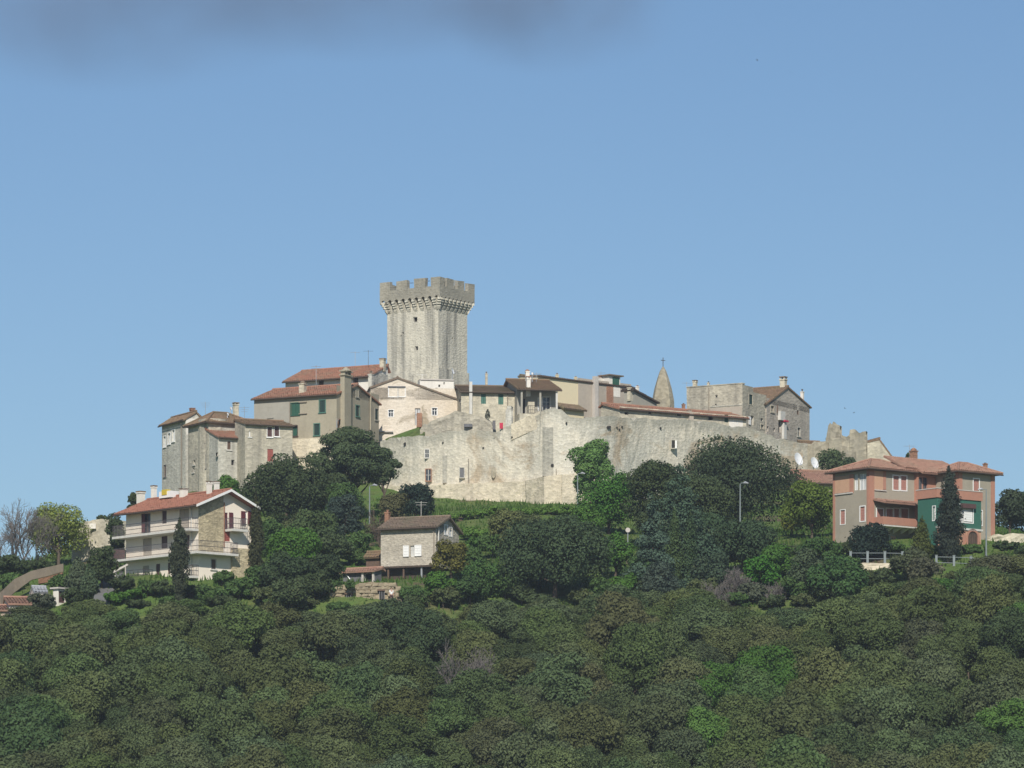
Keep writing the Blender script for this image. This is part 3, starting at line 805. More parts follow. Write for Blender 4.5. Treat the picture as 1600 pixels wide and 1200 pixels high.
H = House('pale_house', 'pale plastered house with brown shutters and a red door above the dark trees', 'house', 383, 472.5, 22, 745, 379, 457, deep=7, lenL=3.4)
H.window('R', 389, 673, 391.5, 682, 'curtain', frame='white', surround=False)
H.window('R', 417.6, 667, 425, 682.5, 'shut', 'shutter_brown', frame='white'); H.window('R', 428.6, 665.5, 436, 681.6, 'shut', 'shutter_brown', frame='white')
H.window('R', 417.8, 701.5, 427, 721, 'shut', 'door_red', frame='wood', surround=False, sill=False, name='door')
h = (H.zR(415, 663), H.zR(415, 663) + .75, H.zR(415, 663) + .7, .96)
H.walls(M['warmstone'], 'x', h); H.gable(M['tile_brown'], 'x', h, .3, .1)

H = House('olive_house', 'big olive grey house with green shutters under a long red roof above the pines', 'house', 526, 477, 63, 745, 397, 592, deep=6)
olive = H
H.window('L', 419.5, 636.5, 426, 652, 'shut', 'shutter_brown', frame='olivegrey', n=1)
H.window('L', 455, 630, 467.4, 648, 'shut', 'shutter_green', frame='shutter_green'); H.window('L', 499.3, 625.5, 508, 644, 'shut', 'shutter_dark', frame='shutter_pale')
H.window('L', 491, 662.5, 499.3, 680, 'shut', 'shutter_dark', frame='shutter_pale'); H.window('L', 457.5, 667, 464.6, 681, 'shut', 'shutter_green', frame='timber', n=1)
H.window('R', 556, 634, 561.5, 650.5, 'shut', 'shutter_dark', frame='shutter_pale'); H.window('R', 555.8, 609, 560, 620, 'glass', frame='olivegrey'); H.window('R', 586, 639, 591, 656, 'shut', 'shutter_dark', frame='olivegrey', n=1)
H.window('R', 528.5, 656, 534, 672, 'hole', frame='brick', sill=False)
hc = H.zL(526, 614.5)
h = (hc, H.zR(557, 601), H.zR(592, 630.5), H.tR(557) / H.W)
H.walls(M['olive'], 'y', h); H.gable(M['tile_red'], 'y', h, .35, .18)
H.panel('L', 397.5, 629, 453, 662, 'olivegrey', 'plaster_panel', .02)
H.leafpanel('L', 449, 669, 456.8, 681.5, 'white', name='shutter')
H.panel('L', 449.5, 664.5, 465, 666.5, 'timber', 'lintel', .25)
H.panel('L', 467.5, 628, 479.5, 629.2, 'pipe', 'ledge', .15); H.panel('L', 467.5, 646, 480, 647.2, 'pipe', 'ledge', .15)
H.pipe('L', 453.5, 628, 662); H.pipe('R', 577.5, 612, 672, .09, 'olive')
mb = MB()                                                   # the big stack climbing the gable
t0, t1 = H.tR(532), H.tR(542.5); zt_ = H.zR(537, 588)
H.bx(mb, 'R', t0, t1, -5, zt_, -.02, .5); H.bx(mb, 'R', t0 - .15, t1 + .15, zt_, zt_ + .12, -.1, .62)
for k in (0, 1, 2): H.bx(mb, 'R', t0 + (t1 - t0) * (.02 + .4 * k), t0 + (t1 - t0) * (.16 + .4 * k), zt_ + .12, zt_ + .42, .0, .5)
H.bx(mb, 'R', t0 - .15, t1 + .15, zt_ + .42, zt_ + .54, -.1, .62); a, b = H.at('R', (t0 + t1) / 2, zt_ + .54, .26), H.at('R', (t0 + t1) / 2, zt_ + .95, .26)
mb.tube([a, b], [.62, .12], 8)
mb.build('chimney', M['olive'], H.roof)
H.chimney(473, 594.5, 617, 11, ('L', 1.4), 'palestone', 'tile_grey', 'dome'); H.antenna(494, 574, 592, ('L', 8), arms=1)
H.dish(527, 655.5, 2.6, -.4)
mb = MB(); t0, z0 = H.uv('L', 500, 603); H.bx(mb, 'L', H.tL(528), H.tL(507), H.zL(515, 609) , H.zL(515, 606.5), -1.6, -1.2); mb.build('dormer', M['tile_brown'], H.roof)
mb = MB(); t0, t1 = H.tL(526), H.tL(452); H.bx(mb, 'L', t0, t1, -6, H.zL(480, 685.5), .0, .35); mb.build('footing', M['talus'], H.root)

H = House('long_house', 'long white walled house with a sloping red roof running up to the keep', 'house', 578, 493.5, 62, 640, 446, 606, deep=2)
for (a, b, c, d) in ((499, 595, 505, 602), (553, 590, 559, 602)): H.window('L', a, b, c, d, 'shut', 'timber', frame='wood', n=1)
hc = H.zL(578, 586)
h = (hc, hc + 1.5, hc + 1.3, .96)
H.walls(M['whitewash'], 'y', h); H.gable(M['tile_red'], 'y', h, .45, .15)
H.panel('R', 578, 583, 606, 620, 'greystone', 'bare_wall', .04)
H.chimney(598, 560, 568, 9, ('L', 3.0), 'palestone', 'tile_brown'); H.antenna(575.5, 547, 566, ('L', 3.6), arms=1, mat='darkmetal'); H.antenna(555, 549, 570, ('L', 3.8), arms=1)
H.antenna(494, 571, 582, ('L', 3.6), arms=1, mat='brick')
H.chimney(579.5, 580, 600, 8, -.4, 'greystone', 'tile_grey', 'pot')

H = House('white_outhouse', 'small whitewashed block with a dish at the foot of the keep', 'outbuilding', 656, 496.6, 10, 640, 652, 709, deep=2, lenL=1.6)
H.window('R', 685, 601, 688, 605, 'hole', surround=False, sill=False); H.window('R', 680, 606, 684, 609, 'hole', surround=False, sill=False); H.window('R', 693, 597, 695, 601, 'hole', surround=False, sill=False)
H.walls(M['whitewash'], 'flat', H.zR(680, 594.5))
H.panel('R', 656.5, 592.5, 709, 594.5, 'concrete', 'coping', .12, -1.5)
H.dish(708, 580, 5, .8, (.85, -.45, .3)); H.antenna(659.5, 584, 596, .5, arms=1, mat='white')
H.antenna(645, 586, 597, -1, arms=1, mat='darkmetal')

H = House('cream_house', 'cream gabled house with flaking plaster and a white triple window below the keep', 'house', 579, 489, 6, 680, 578, 716, deep=3, lenL=5.5)
H.window('R', 607.7, 606, 621.2, 619.5, 'curtain', frame='white', sill=False); H.window('R', 622.4, 606, 632.5, 619.2, 'glass', frame='white', sill=False)
H.window('R', 607, 640.5, 614.8, 651, 'glass', frame='white', sill=False); H.window('R', 675, 637.5, 683, 648.5, 'glass', frame='white', sill=False)
H.window('R', 648.5, 638, 656.8, 664.5, 'curtain', frame='greywood', sill=False, name='door', surround=False)
h = (H.zR(580, 606.8), H.zR(621, 591.5), H.zR(716, 625.5), H.tR(621) / H.W)
H.walls(M['cream'], 'y', h); H.gable(M['tile_grey'], 'y', h, .12, .12, lift=.12, soffit=False)
H.panel('R', 651, 646, 658.7, 668, 'brick', 'brick_pier', .5); H.panel('R', 579, 673.5, 614, 675.5, 'concrete', 'ledge', .3)
H.panel('R', 606, 603.5, 633.5, 605.5, 'greywood', 'lintel', .12)
H.panel('R', 690, 667, 716, 705, 'whitewash', 'plaster_panel', .03)

H = House('stone_house', 'stone house with two green shutters and a tall white flue on its front', 'house', 722.5, 485, 7, 672, 716, 808, deep=3, lenL=5.0)
H.window('R', 751.5, 615.7, 759.3, 631, 'shut', 'shutter_pale', frame='shutter_pale', sill=False, surround=False); H.window('R', 778.5, 615.7, 786.6, 632, 'shut', 'shutter_pale', frame='shutter_pale', sill=False, surround=False)
H.window('R', 717.5, 624, 720.5, 629, 'hole', surround=False, sill=False)
h = (H.zR(765, 612), H.zR(765, 612) + 1.1, H.zR(765, 612) + .9, .9)
H.walls(M['palestone'], 'x', h); H.gable(M['tile_olive'], 'x', h, .35, .3)
mb = MB(); t0, t1 = H.tR(732.7), H.tR(737.3); H.bx(mb, 'R', t0, t1, -2, H.zR(735, 597), .0, .42); mb.build('flue', M['dirtywhite'], H.root)
H.pipe('R', 793, 613, 650); H.chimney(760, 581, 595, 4.5, ('R', 4.6), 'palestone', 'tile_brown', 'pot')

H = House('porch_house', 'house with a deep shaded porch under a brown tiled roof in the middle of town', 'house', 808, 484.4, 12, 672, 805, 868, deep=3, lenL=5.2)
hz = H.zR(838, 609)
H.window('R', 814, 622, 821.5, 648, 'hole', surround=False, sill=False, name='door'); H.window('R', 841, 622, 846, 641, 'curtain', frame='white', sill=False); H.window('R', 848, 620.5, 859.5, 641, 'glass', frame='dirtywhite', sill=False)
h = (hz, hz + 1.25, hz + 1.0, .85)
H.walls(M['olivegrey'], 'x', h); H.gable(M['tile_brown'], 'x', h, 1.9, .3, lift=.35)
H.panel('R', 806, 650, 866, 672, 'palestone', 'porch_floor', 1.9)
for px in (810, 839, 864.5):
    mb = MB(); t = H.tR(px); H.bx(mb, 'R', t - .1, t + .1, H.zR(px, 651), hz - .35, 1.55, 1.75); mb.build('post', M['dirtywhite' if px > 850 else 'olivegrey'], H.root)
H.panel('R', 823, 629, 833, 650, 'palestone', 'porch_wall', .7)
railing(H, 'R', H.tR(821), H.tR(864), H.zR(845, 650), 1.6, .9, ends=(False, False))
H.chimney(825.5, 588, 606, 7.5, -.6, 'whitewash', 'tile_red'); H.chimney(824, 577, 592, 7.5, ('R', 3.4), 'whitewash', 'tile_red', 'dome'); H.dish(832, 584, 2.6, 2.0)
H.antenna(838, 582, 594, 3.5)

H = House('yellow_house', 'long pale yellow house whose plain wall turns to pinkish grey plaster', 'house', 840, 491.5, 43, 672, 836, 986, deep=2, lenL=3.0)
hz = H.zR(905, 595)
H.window('R', 916.5, 634, 924, 641, 'hole', surround=False, sill=False, frame='wood')
H.walls(M['yellow'], 'x', (hz, hz + .25, hz + .2, .9)); H.gable(M['tile_olive'], 'x', (hz, hz + .25, hz + .2, .9), .12, .1)
H.panel('R', 903, 595.5, 985.7, 680, 'pinkgrey', 'plaster_panel', .06); H.panel('R', 947, 603, 957.5, 634, 'brick', 'brick_panel', .1)
for px, y0, y1, w, m in ((870.5, 583, 596, 4.5, 'yellow'), (899.5, 588, 597, 4.5, 'yellow')): H.chimney(px, y0, y1, w, ('R', .35), m, 'tile_brown', 'pot')
mb = MB(); t0, t1 = H.tR(925), H.tR(930.5); H.bx(mb, 'R', t0, t1, -2, H.zR(928, 588.5), .06, .5); mb.build('flue', M['concrete'], H.root)
H.chimney(937.5, 589, 599, 5.5, ('R', 1.2), 'whitewash', 'brick', 'slab')
mb = MB(); a = H.loc(PX(950, 605, 499)); b = H.loc(PX(970, 592.5, 502))
mb.box((a.x, a.y - .2, a.z - 1), (a.x + 1.7, a.y + 1.2, b.z)); d_ = mb.build('dormer', M['whitewash'], H.roof)
mb = MB(); mb.box((a.x - .25, a.y - .5, b.z), (a.x + 2.0, a.y + 1.4, b.z + .14)); mb.build('dormer_roof', M['tile_grey'], d_)
mb = MB(); mb.box((a.x + .5, a.y - .26, b.z - .95), (a.x + 1.1, a.y - .2, b.z - .1)); mb.box((a.x + 1.14, a.y - .26, b.z - .95), (a.x + 1.5, a.y - .2, b.z - .1)); mb.build('shutter', M['shutter_green'], d_)
H.antenna(939, 581, 592, ('R', 2))
H.panel('R', 872, 641, 902.5, 672, 'yellow', 'lean_to_wall', 1.0)
mb = MB(); a = H.at('R', H.tR(866), H.zR(880, 641), 1.5); b = H.at('R', H.tR(903), H.zR(880, 641), 1.5); tiles(mb, a, b, b + (H.at('R', 0, 0, 0) - H.at('R', 0, 0, 1.5)) + Vector((0, 0, .75)), a + (H.at('R', 0, 0, 0) - H.at('R', 0, 0, 1.5)) + Vector((0, 0, .75)))
mb.build('lean_to_roof', M['tile_olive'], H.root)

H = House('grey_house', 'small grey house with a black eave right of the yellow one', 'house', 986, 495, 48, 672, 975, 1026, deep=2)
h = (H.zR(986, 609), H.zR(986, 608), H.zR(1026, 629), .04)
H.walls(M['olivegrey'], 'y', h); H.gable(M['timber'], 'y', h, .2, .35, soffit=False)
H.chimney(984.5, 604, 614, 8, .2, 'palestone', 'timber'); H.chimney(996, 602, 612, 5, ('R', 1.6), 'whitewash', 'brick', 'pot')

# the spire
base = PX(1036, 640, 512)
sp = empty('church_spire', base, math.radians(35)); tag(sp, 'weathered stone church spire with a thin cross on its tip', 'spire')
mb = MB(); zs = [(YH - y) * 512 / FPX - base.z for y in (652, 626, 608, 592, 580, 573)]
mb.tube([(0, 0, z) for z in zs], [1.36, 1.27, 1.02, .68, .38, .07], 8); mb.build('spire_body', M['spire'], sp)
mb = MB(); mb.box((-1.3, -1.3, -6), (1.3, 1.3, zs[0] + .3)); mb.build('belfry', M['palestone'], sp)
mb = MB(); mb.tube([(0, 0, zs[-1]), (0, 0, zs[-1] + 1.05)], .045, 5); mb.tube([(-.3, 0, zs[-1] + .72), (.3, 0, zs[-1] + .72)], .04, 5); mb.build('cross', M['darkmetal'], sp)

H = House('low_house', 'long low house with a red roof sitting on top of the town wall', 'house', 968, 478, 32, 690, 950, 1166, deep=2, lenL=3.6)
hz = H.zR(1065, 645.5)
for (a, b, c, d) in ((976, 644, 982, 648), (1013, 643, 1018, 647), (1058, 646.5, 1064, 650), (1107, 651, 1114, 656.5)): H.window('R', a, b, c, d, 'hole', surround=False, sill=False, frame='greywood')
H.window('R', 1132, 648, 1138, 660, 'shut', 'shutter_green', frame='shutter_green', n=1, surround=False, sill=False)
H.window('R', 1146, 654, 1152, 661, 'glass', frame='white', sill=False)
h = (hz, hz + .78, hz + .6, .88)
H.walls(M['palestone'], 'x', h); H.gable(M['tile_red'], 'x', h, .3, .2)
H.panel('R', 1139, 652, 1160.5, 668, 'whitewash', 'plaster_panel', .02)
H.chimney(1077, 640, 652, 6, ('R', .4), 'pinkgrey', 'tile_red', 'slab'); H.chimney(1068, 630, 640, 5, ('R', 3.6), 'brick', 'tile_brown', 'pot')
H.panel('R', 1075, 645, 1081.5, 660, 'pinkgrey', 'flue', .3)

H = House('block_house', 'bulky square stone house with a blank front right of the spire', 'house', 1160, 490, 60, 690, 1073, 1197, deep=3)
hz = H.zL(1160, 598)
H.window('L', 1117.5, 617.5, 1121, 621.5, 'hole', surround=False, sill=False); H.window('L', 1117, 631, 1119.5, 634, 'hole', surround=False, sill=False)
H.window('R', 1170.3, 616.5, 1176, 632, 'shut', 'shutter_dark', frame='palestone', sill=False); H.window('R', 1173.3, 649.5, 1178, 664, 'hole', surround=False, sill=False)
H.window('R', 1188.5, 653.5, 1192.5, 658, 'hole', surround=False, sill=False); H.window('R', 1188.5, 663.5, 1193.2, 670, 'glass', frame='palestone', sill=False)
H.walls(M['warmstone'], 'flat', hz - .75)
h = (hz - .75 + .5, hz - .75 + .5, hz - 1.5, .3)
mb = MB(); H.bx(mb, 'L', 0, H.L, hz - .75, hz - .1, -.5, .0); H.bx(mb, 'R', .5, H.W * .45, hz - .75, hz - .2, -.5, 0); H.bx(mb, 'L', -.05, H.L + .05, hz - .1, hz, -.55, .06)
mb.build('parapet', M['warmstone'], H.root)
t_, z_ = H.uv('L', 1160, 633); mb = MB(); H.bx(mb, 'L', 0, H.tL(1110), z_, z_ + .08, .0, .05); mb.build('string_course', M['greystone'], H.root)
H.leafpanel('R', 1169.3, 651, 1172.4, 663.5, 'white', name='shutter')
H.panel('L', 1100, 637, 1159, 680, 'pinkgrey', 'plaster_panel', .03)
H.chimney(1086, 594, 607, 7, ('L', .7), 'palestone', 'tile_grey'); H.chimney(1107, 596, 607, 4, ('L', .6), 'palestone', 'timber', 'pot')
H.pipe('L', 1108, 606, 640, .05); H.antenna(1073, 597, 610, ('L', 2), arms=1)

H = House('gable_house', 'brown grey gable house with a big chimney at the right end of town', 'house', 1197.5, 494.8, 59, 700, 1150, 1265, deep=4, lenL=5.0)
H.window('R', 1204.3, 634.5, 1209, 643.5, 'glass', frame='palestone'); H.window('R', 1245.3, 633, 1248.5, 648, 'shut', 'wood', frame='browngrey', n=1, surround=False, sill=False)
H.window('R', 1216.3, 658, 1221, 676, 'hole', surround=False, sill=False, name='door'); H.window('R', 1246, 668.5, 1250.4, 681.5, 'glass', frame='greystone'); H.window('R', 1198, 666, 1201, 674, 'hole', surround=False, sill=False); H.window('R', 1208.5, 668.5, 1211.5, 674.5, 'hole', surround=False, sill=False)
H.window('R', 1239.5, 691, 1242.5, 697, 'hole', surround=False, sill=False)
h = (H.zR(1198, 630), H.zR(1230, 604.5), H.zR(1265, 635.5), H.tR(1230) / H.W)
H.walls(M['browngrey'], 'y', h); H.gable(M['tile_brown'], 'y', h, .3, .15)
H.panel('R', 1215.5, 643, 1223, 657, 'dirtywhite', 'stone_hood', .35); H.panel('R', 1221.5, 661, 1225.5, 686, 'dirtywhite', 'pale_pier', .3)
H.panel('R', 1220.5, 657, 1226, 659.5, 'redcloth', 'awning', .5)
H.pipe('R', 1213.5, 633, 645, .07, 'wood')
H.chimney(1224, 588.5, 608, 10.5, ('R', .5), 'palestone', 'tile_grey', 'slab'); H.chimney(1253.5, 608, 626, 5.5, ('R', .8), 'whitewash', 'darkmetal', 'pot')

# ================================================================ the town wall and ruins
tw_pts = [(594,690,478.5),(612,683,477),(640,681,474),(668,679,472),(700,675,470),(740,672,468.2),(770,670.5,467),(790,668,466),(806,663,465.2),(822,656,464.4),(840,648,463.2),(843.5,645.5,463),(844,645,462),(852,641,461.6),(866,637.5,461.2),(878,640,461),(890,650,461.2),(905,651,461.6),(925,651,462.4),(945,650,463.6),(960,651,464.8),(985,652.5,467),(1010,653.5,469),(1040,654.5,471.5),(1075,656,474.3),(1100,658,476.4),(1125,662,478.4),(1150,664.5,480.4),(1165,666,481.6),(1180,672,482.7),(1198,679,484),(1215,683,485.2),(1235,688,486.6),(1252,691,487.8),(1270,694,489),(1285,701,490),(1300,709,491)]
_r = RNG; wall = None
pts = [PX(*o) for o in tw_pts]
def wallmesh(name, pts, bots, depth, mats, cr=.08, disp=.018, step=.45, rows=9):
    p0 = pts[0]; base = Vector((p0.x, p0.y, 0)); top = []; bt = []
    for i in range(len(pts) - 1):
        a, b = pts[i], pts[i + 1]; n = max(1, int((b - a).length / step))
        for k in range(n): top.append(a + (b - a) * (k / n)); bt.append(bots[i] + (bots[i + 1] - bots[i]) * k / n)
    top.append(pts[-1].copy()); bt.append(bots[-1]); N = len(top)
    ph = RNG.uniform(0, 6, 4)
    for i, q in enumerate(top):
        q.z += RNG.uniform(-cr, cr * .5) + cr * .8 * math.sin(i * .37 + ph[0]) * math.sin(i * .11 + ph[1]) - (RNG.uniform(.1, .3) * cr / .08 if RNG.random() < .06 else 0)
    mb = MB()
    for i in range(N):
        d = top[min(i + 1, N - 1)] - top[max(i - 1, 0)]; d.z = 0; nr = Vector((-d.y, d.x, 0)).normalized()
        for r in range(rows + 1):
            z = bt[i] + (top[i].z - bt[i]) * r / rows
            o = RNG.normal(0, disp) if 0 < r < rows else 0
            mb.v.append((top[i].x - base.x + nr.x * o, top[i].y - base.y + nr.y * o, z))
        mb.v.append((top[i].x - base.x + nr.x * depth, top[i].y - base.y + nr.y * depth, top[i].z + RNG.uniform(-.05, .05)))
        mb.v.append((top[i].x - base.x + nr.x * depth, top[i].y - base.y + nr.y * depth, bt[i]))
    R = rows + 3
    for i in range(N - 1):
        for r in range(R - 1): mb.f.append((i*R + r, (i+1)*R + r, (i+1)*R + r + 1, i*R + r + 1)); mb.m.append(0)
    mb.f.append(tuple(range(R))); mb.m.append(0); mb.f.append(tuple((N-1)*R + k for k in range(R))); mb.m.append(0)
    me = mb.mesh(name, mats); o = link(name, me); o.location = base
    bl = me.attributes.new('below', 'FLOAT', 'POINT'); bl.data.foreach_set('value', np.array([top[i // R].z - mb.v[i][2] for i in range(len(mb.v))], dtype=np.float32))
    return o
zz = lambda y, Y: (YH - y) * Y / FPX
W_ = wallmesh('town_wall', pts, [zz(806, o[2]) for o in tw_pts], 1.1, M['townwall'], .12)
tag(W_, 'long pale stone town wall with stained coping above the green bank', 'wall')
tw_root = W_
tal = [(598,760,476.9),(640,759,473.2),(690,757,469.7),(740,755,467.4),(780,753.5,465.7),(821,751.5,463.6),(822,750,463.2),(850,745,460.3),(877.5,741,459.9),(878,741,459.6),(905,738,460.4),(930,738,461.5),(960,742,463.8)]
o = wallmesh('footing', [PX(*q) for q in tal], [zz(812, q[2]) for q in tal], 1.6, M['talus'], .04, .03); o.parent = W_; o.location = o.location - W_.location
def wallwin(px0, py0, px1, py1, Y, style, frame='whitewash', color='wood'):
    c = PX((px0 + px1) / 2, (py0 + py1) / 2, Y) - W_.location
    w, hh = (px1 - px0) * Y / FPX / 2, (py1 - py0) * Y / FPX / 2
    mb = MB(); e = .09
    for a, b in (((-w - e, -hh - e), (-w, hh + e)), ((w, -hh - e), (w + e, hh + e)), ((-w, hh), (w, hh + e)), ((-w, -hh - e), (w, -hh))):
        mb.box((c.x + a[0], c.y - .06, c.z + a[1]), (c.x + b[0], c.y + .3, c.z + b[1]))
    f = mb.build('window', M[frame], W_)
    mb = MB(); mb.box((c.x - w, c.y + .0, c.z - hh), (c.x + w, c.y + .3, c.z + hh)); mb.build('pane' if style == 'glass' else 'shutter', M['glass' if style == 'glass' else color], f)
    if style == 'glass':
        mb = MB(); mb.box((c.x - .025, c.y - .03, c.z - hh), (c.x + .025, c.y, c.z + hh)); mb.box((c.x - w, c.y - .03, c.z - .02), (c.x + w, c.y - .002, c.z + .02)); mb.build('sash', M['dirtywhite'], f)
    return f
wallwin(664.5, 702.5, 670, 715, 471.9, 'glass', 'dirtywhite'); wallwin(665.5, 733.5, 673, 751, 471.4, 'glass', 'brick'); wallwin(718.5, 731, 725, 746, 468.7, 'shut', 'greystone', 'greywood')
f = wallwin(1049.5, 688, 1054.5, 700, 471.9, 'shut', 'townwall', 'dark')
mb = MB(); c = PX(1056.2, 694.5, 471.9) - W_.location; mb.box((c.x - .08, c.y - .12, c.z - .42), (c.x + .08, c.y + .1, c.z + .4)); mb.build('pale_jamb', M['white'], W_)
mb = MB(); c = PX(771, 738.5, 466.7) - W_.location                       # the blocked oval opening
mb.tube([c + Vector((0, .2, 0)), c + Vector((0, -.05, 0))], [.33, .33], 12); q = mb.build('blocked_window', M['ruinstone'], W_)
q.data.transform(Matrix.Translation(c) @ Matrix.Diagonal((.75, 1, 1.75, 1)) @ Matrix.Translation(-c))
for (px, py, r, Y) in ((633, 694, .19, 474.7), (773, 685, .1, 467), (755, 700, .1, 467.6), (863, 727, .16, 461.2), (950, 668, .16, 463.9), (953, 667, .12, 464), (964, 668, .1, 465.1), (968, 671, .1, 465.4), (972, 667, .1, 465.8), (885, 661, .1, 461), (1032, 669, .12, 470.8), (1141, 683, .13, 479.5), (692, 692, .1, 470.5), (800, 683, .09, 465.4)):
    mb = MB(); c = PX(px, py, Y) - W_.location; mb.tube([c + Vector((0, .15, 0)), c + Vector((0, -.1, 0))], r, 7); mb.build('putlog_hole', M['dark'], W_)
mb = MB()
for x, y0, y1, Y in ((732, 717, 751, 468.3), (869, 733, 745, 461)): mb.tube([PX(x, y1, Y) - W_.location + Vector((0, -.12, 0)), PX(x, y0, Y) - W_.location + Vector((0, -.12, 0))], .04, 5)
mb.build('drain_pipe', M['pipe'], W_)
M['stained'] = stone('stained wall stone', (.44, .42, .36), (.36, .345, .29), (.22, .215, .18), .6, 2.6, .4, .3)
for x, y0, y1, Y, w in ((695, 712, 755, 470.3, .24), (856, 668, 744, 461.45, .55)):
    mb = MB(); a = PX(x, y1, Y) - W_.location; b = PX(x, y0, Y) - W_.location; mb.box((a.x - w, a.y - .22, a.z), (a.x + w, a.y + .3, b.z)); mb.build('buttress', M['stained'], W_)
mb = MB(); pp = [(799, 668.5, 465.6), (826, 656, 464.2), (843, 648.8, 463.15)]
for i in range(2):
    a, b = PX(*pp[i]) - W_.location, PX(*pp[i + 1]) - W_.location; k = Vector((0, 1.3, 0)); u = Vector((0, 0, 1.7)); a = a - Vector((0, .14, 1.3)); b = b - Vector((0, .1, 1.3))
    mb.poly([a, b, b + k, a + k]); mb.poly([a + u, b + u, b + u + k, a + u + k]); mb.poly([a, b, b + u, a + u]); mb.poly([a + k, b + k, b + u + k, a + u + k]); mb.poly([a, a + u, a + u + k, a + k]); mb.poly([b, b + u, b + u + k, b + k])
mb.build('coping', M['talus'], W_)

o = wallmesh('garden_wall', [PX(*q) for q in ((656,672,477.5),(662,663,477.2),(690,651,476),(705,645,475.4),(711,641.5,475.2),(722,644,474.8),(742,648,474.2),(757,653,473.8),(767,660,473.5),(772,671,473.4))], [zz(700, 475)] * 10, .8, M['warmstone'], .06, .04)
tag(o, 'peaked rubble garden wall below the house with green shutters', 'wall')
mb = MB(); c = PX(731.5, 664.5, 474.3) - o.location; mb.box((c.x - .45, c.y - .2, c.z - .2), (c.x + .45, c.y + .1, c.z + .14)); mb.build('opening', M['greywood'], o)
tag(wallmesh('gate_pier', [PX(*q) for q in ((790,640,472.5),(793,633,472.4),(799,634,472.3),(800,645,472.3))], [zz(690, 472)] * 4, .8, M['greystone'], .06, .03, .2), 'narrow grey stone gate pier beside the shaded porch', 'pier')
mb = MB()
for (x0, x1, z0, z1) in ((769.6, 774.3, 657, 671),): 
    a, b = PX(x0, z1, 473.0), PX(x1, z0, 473.0); mb.box((0, 0, 0), (b.x - a.x, .08, b.z - a.z))
g = mb.build('doorway_gap', M['darkmetal']); g.location = PX(769.6, 671, 473.0); tag(g, 'dark slab for the narrow shaded doorway gap at the end of the peaked rubble wall', 'doorway')  # dark slab stands in for the shade of a doorway gap
mb = MB(); n_ = 7
for i in range(n_):
    for j in range(n_ - 1): pass
vv = [[Vector((i / (n_ - 1) * .36 - .18, -.05 * math.sin(i * 1.7) * (j / 6), -j / 6 * .62)) for i in range(n_)] for j in range(7)]
for j in range(6):
    for i in range(n_ - 1): mb.poly([vv[j][i], vv[j][i + 1], vv[j + 1][i + 1], vv[j + 1][i]]); mb.poly([v + Vector((0, .03, 0)) for v in (vv[j][i], vv[j][i + 1], vv[j + 1][i + 1], vv[j + 1][i])])
g = mb.build('red_cloth', M['redcloth']); g.location = PX(783.3, 660.5, 466.1); tag(g, 'small red cloth hung over the top of the town wall', 'cloth')

# ruins at the right end of the wall
rz = [zz(770, 488)] * 20
rp = [(1262,694,488),(1272,690,487.6),(1290,687,487.2),(1292,676,487.2),(1294,665,487.1),(1297,660,487),(1300,663,487),(1302,657.5,487),(1305,662,486.9),(1308,664,486.9),(1312,664,486.8),(1314,678,486.8),(1315,681,486.8),(1323,681,486.6),(1327,679,486.5),(1328,671.5,486.5),(1335,670.5,486.4),(1338,676,486.3),(1344,677,486.2),(1348,673.5,486.2),(1353,674,486.1),(1354.5,683,486.1)]
o = wallmesh('ruined_wall', [PX(*q) for q in rp], [zz(770, 487)] * len(rp), 1.0, M['ruinstone'], .10, .05, .3)
tag(o, 'broken stone wall with two ragged stumps at the right end of the town', 'ruin')
mb = MB(); a, b = PX(1295, 770, 486.7), PX(1316, 684, 486.4); mb.box((a.x - o.location.x, a.y - o.location.y - .25, a.z), (b.x - o.location.x, b.y - o.location.y + .3, b.z)); mb.build('buttress', M['ruinstone'], o)
H = House('stone_barn', 'half hidden stone barn with a brown roof right of the ruined wall', 'barn', 1355.5, 489, 20, 770, 1352, 1400, deep=2, lenL=5)
h = (H.zR(1357, 686), H.zR(1374, 686), H.zR(1400, 722), H.tR(1374) / H.W)
H.walls(M['palestone'], 'y', (h[0] - .3, h[1], h[2], h[3])); H.gable(M['tile_brown'], 'y', (h[0] - .3, h[1], h[2], h[3]), .12, .05, soffit=False)
H = House('roof_shed', 'low building whose brown roof shows left of the ragged wall stump', 'outbuilding', 1268, 492.5, 20, 720, 1266, 1300, deep=2, lenL=4)
hz = H.zR(1285, 698); H.walls(M['ruinstone'], 'x', (hz, hz + .9, hz + .7, .9)); H.gable(M['tile_brown'], 'x', (hz, hz + .9, hz + .7, .9), .2, .1, soffit=False)

# ================================================================ low red-roofed house with the two dishes
H = House('red_roof_house', 'low house with a bright red roof behind the big dark oak', 'house', 1256, 462, 14, 800, 1240, 1310, deep=3, lenL=5)
hz = H.zR(1280, 753)
H.walls(M['villa'], 'x', (hz, hz + 1.45, hz + .2, .7)); H.gable(M['tile_villa'], 'x', (hz, hz + 1.45, hz + .2, .7), .4, .3)
for (px, py, r) in ((1248, 717, 10.5), (1273, 723, 9.5)):
    Y = 470; c = PX(px, py, Y); e = empty('satellite_dish', c); k = dish_mesh(Vector((0, 0, 0)), r * Y / FPX, Vector((.74, -.62, .25)), 1.2)
    k.build('reflector', [M['dish'], M['metal']], e)
    tag(e, 'white satellite dish above the red roof, nearer the big oak' if px < 1260 else 'white satellite dish above the red roof, nearer the villa', 'satellite dish', 'satellite dishes above the red roof')
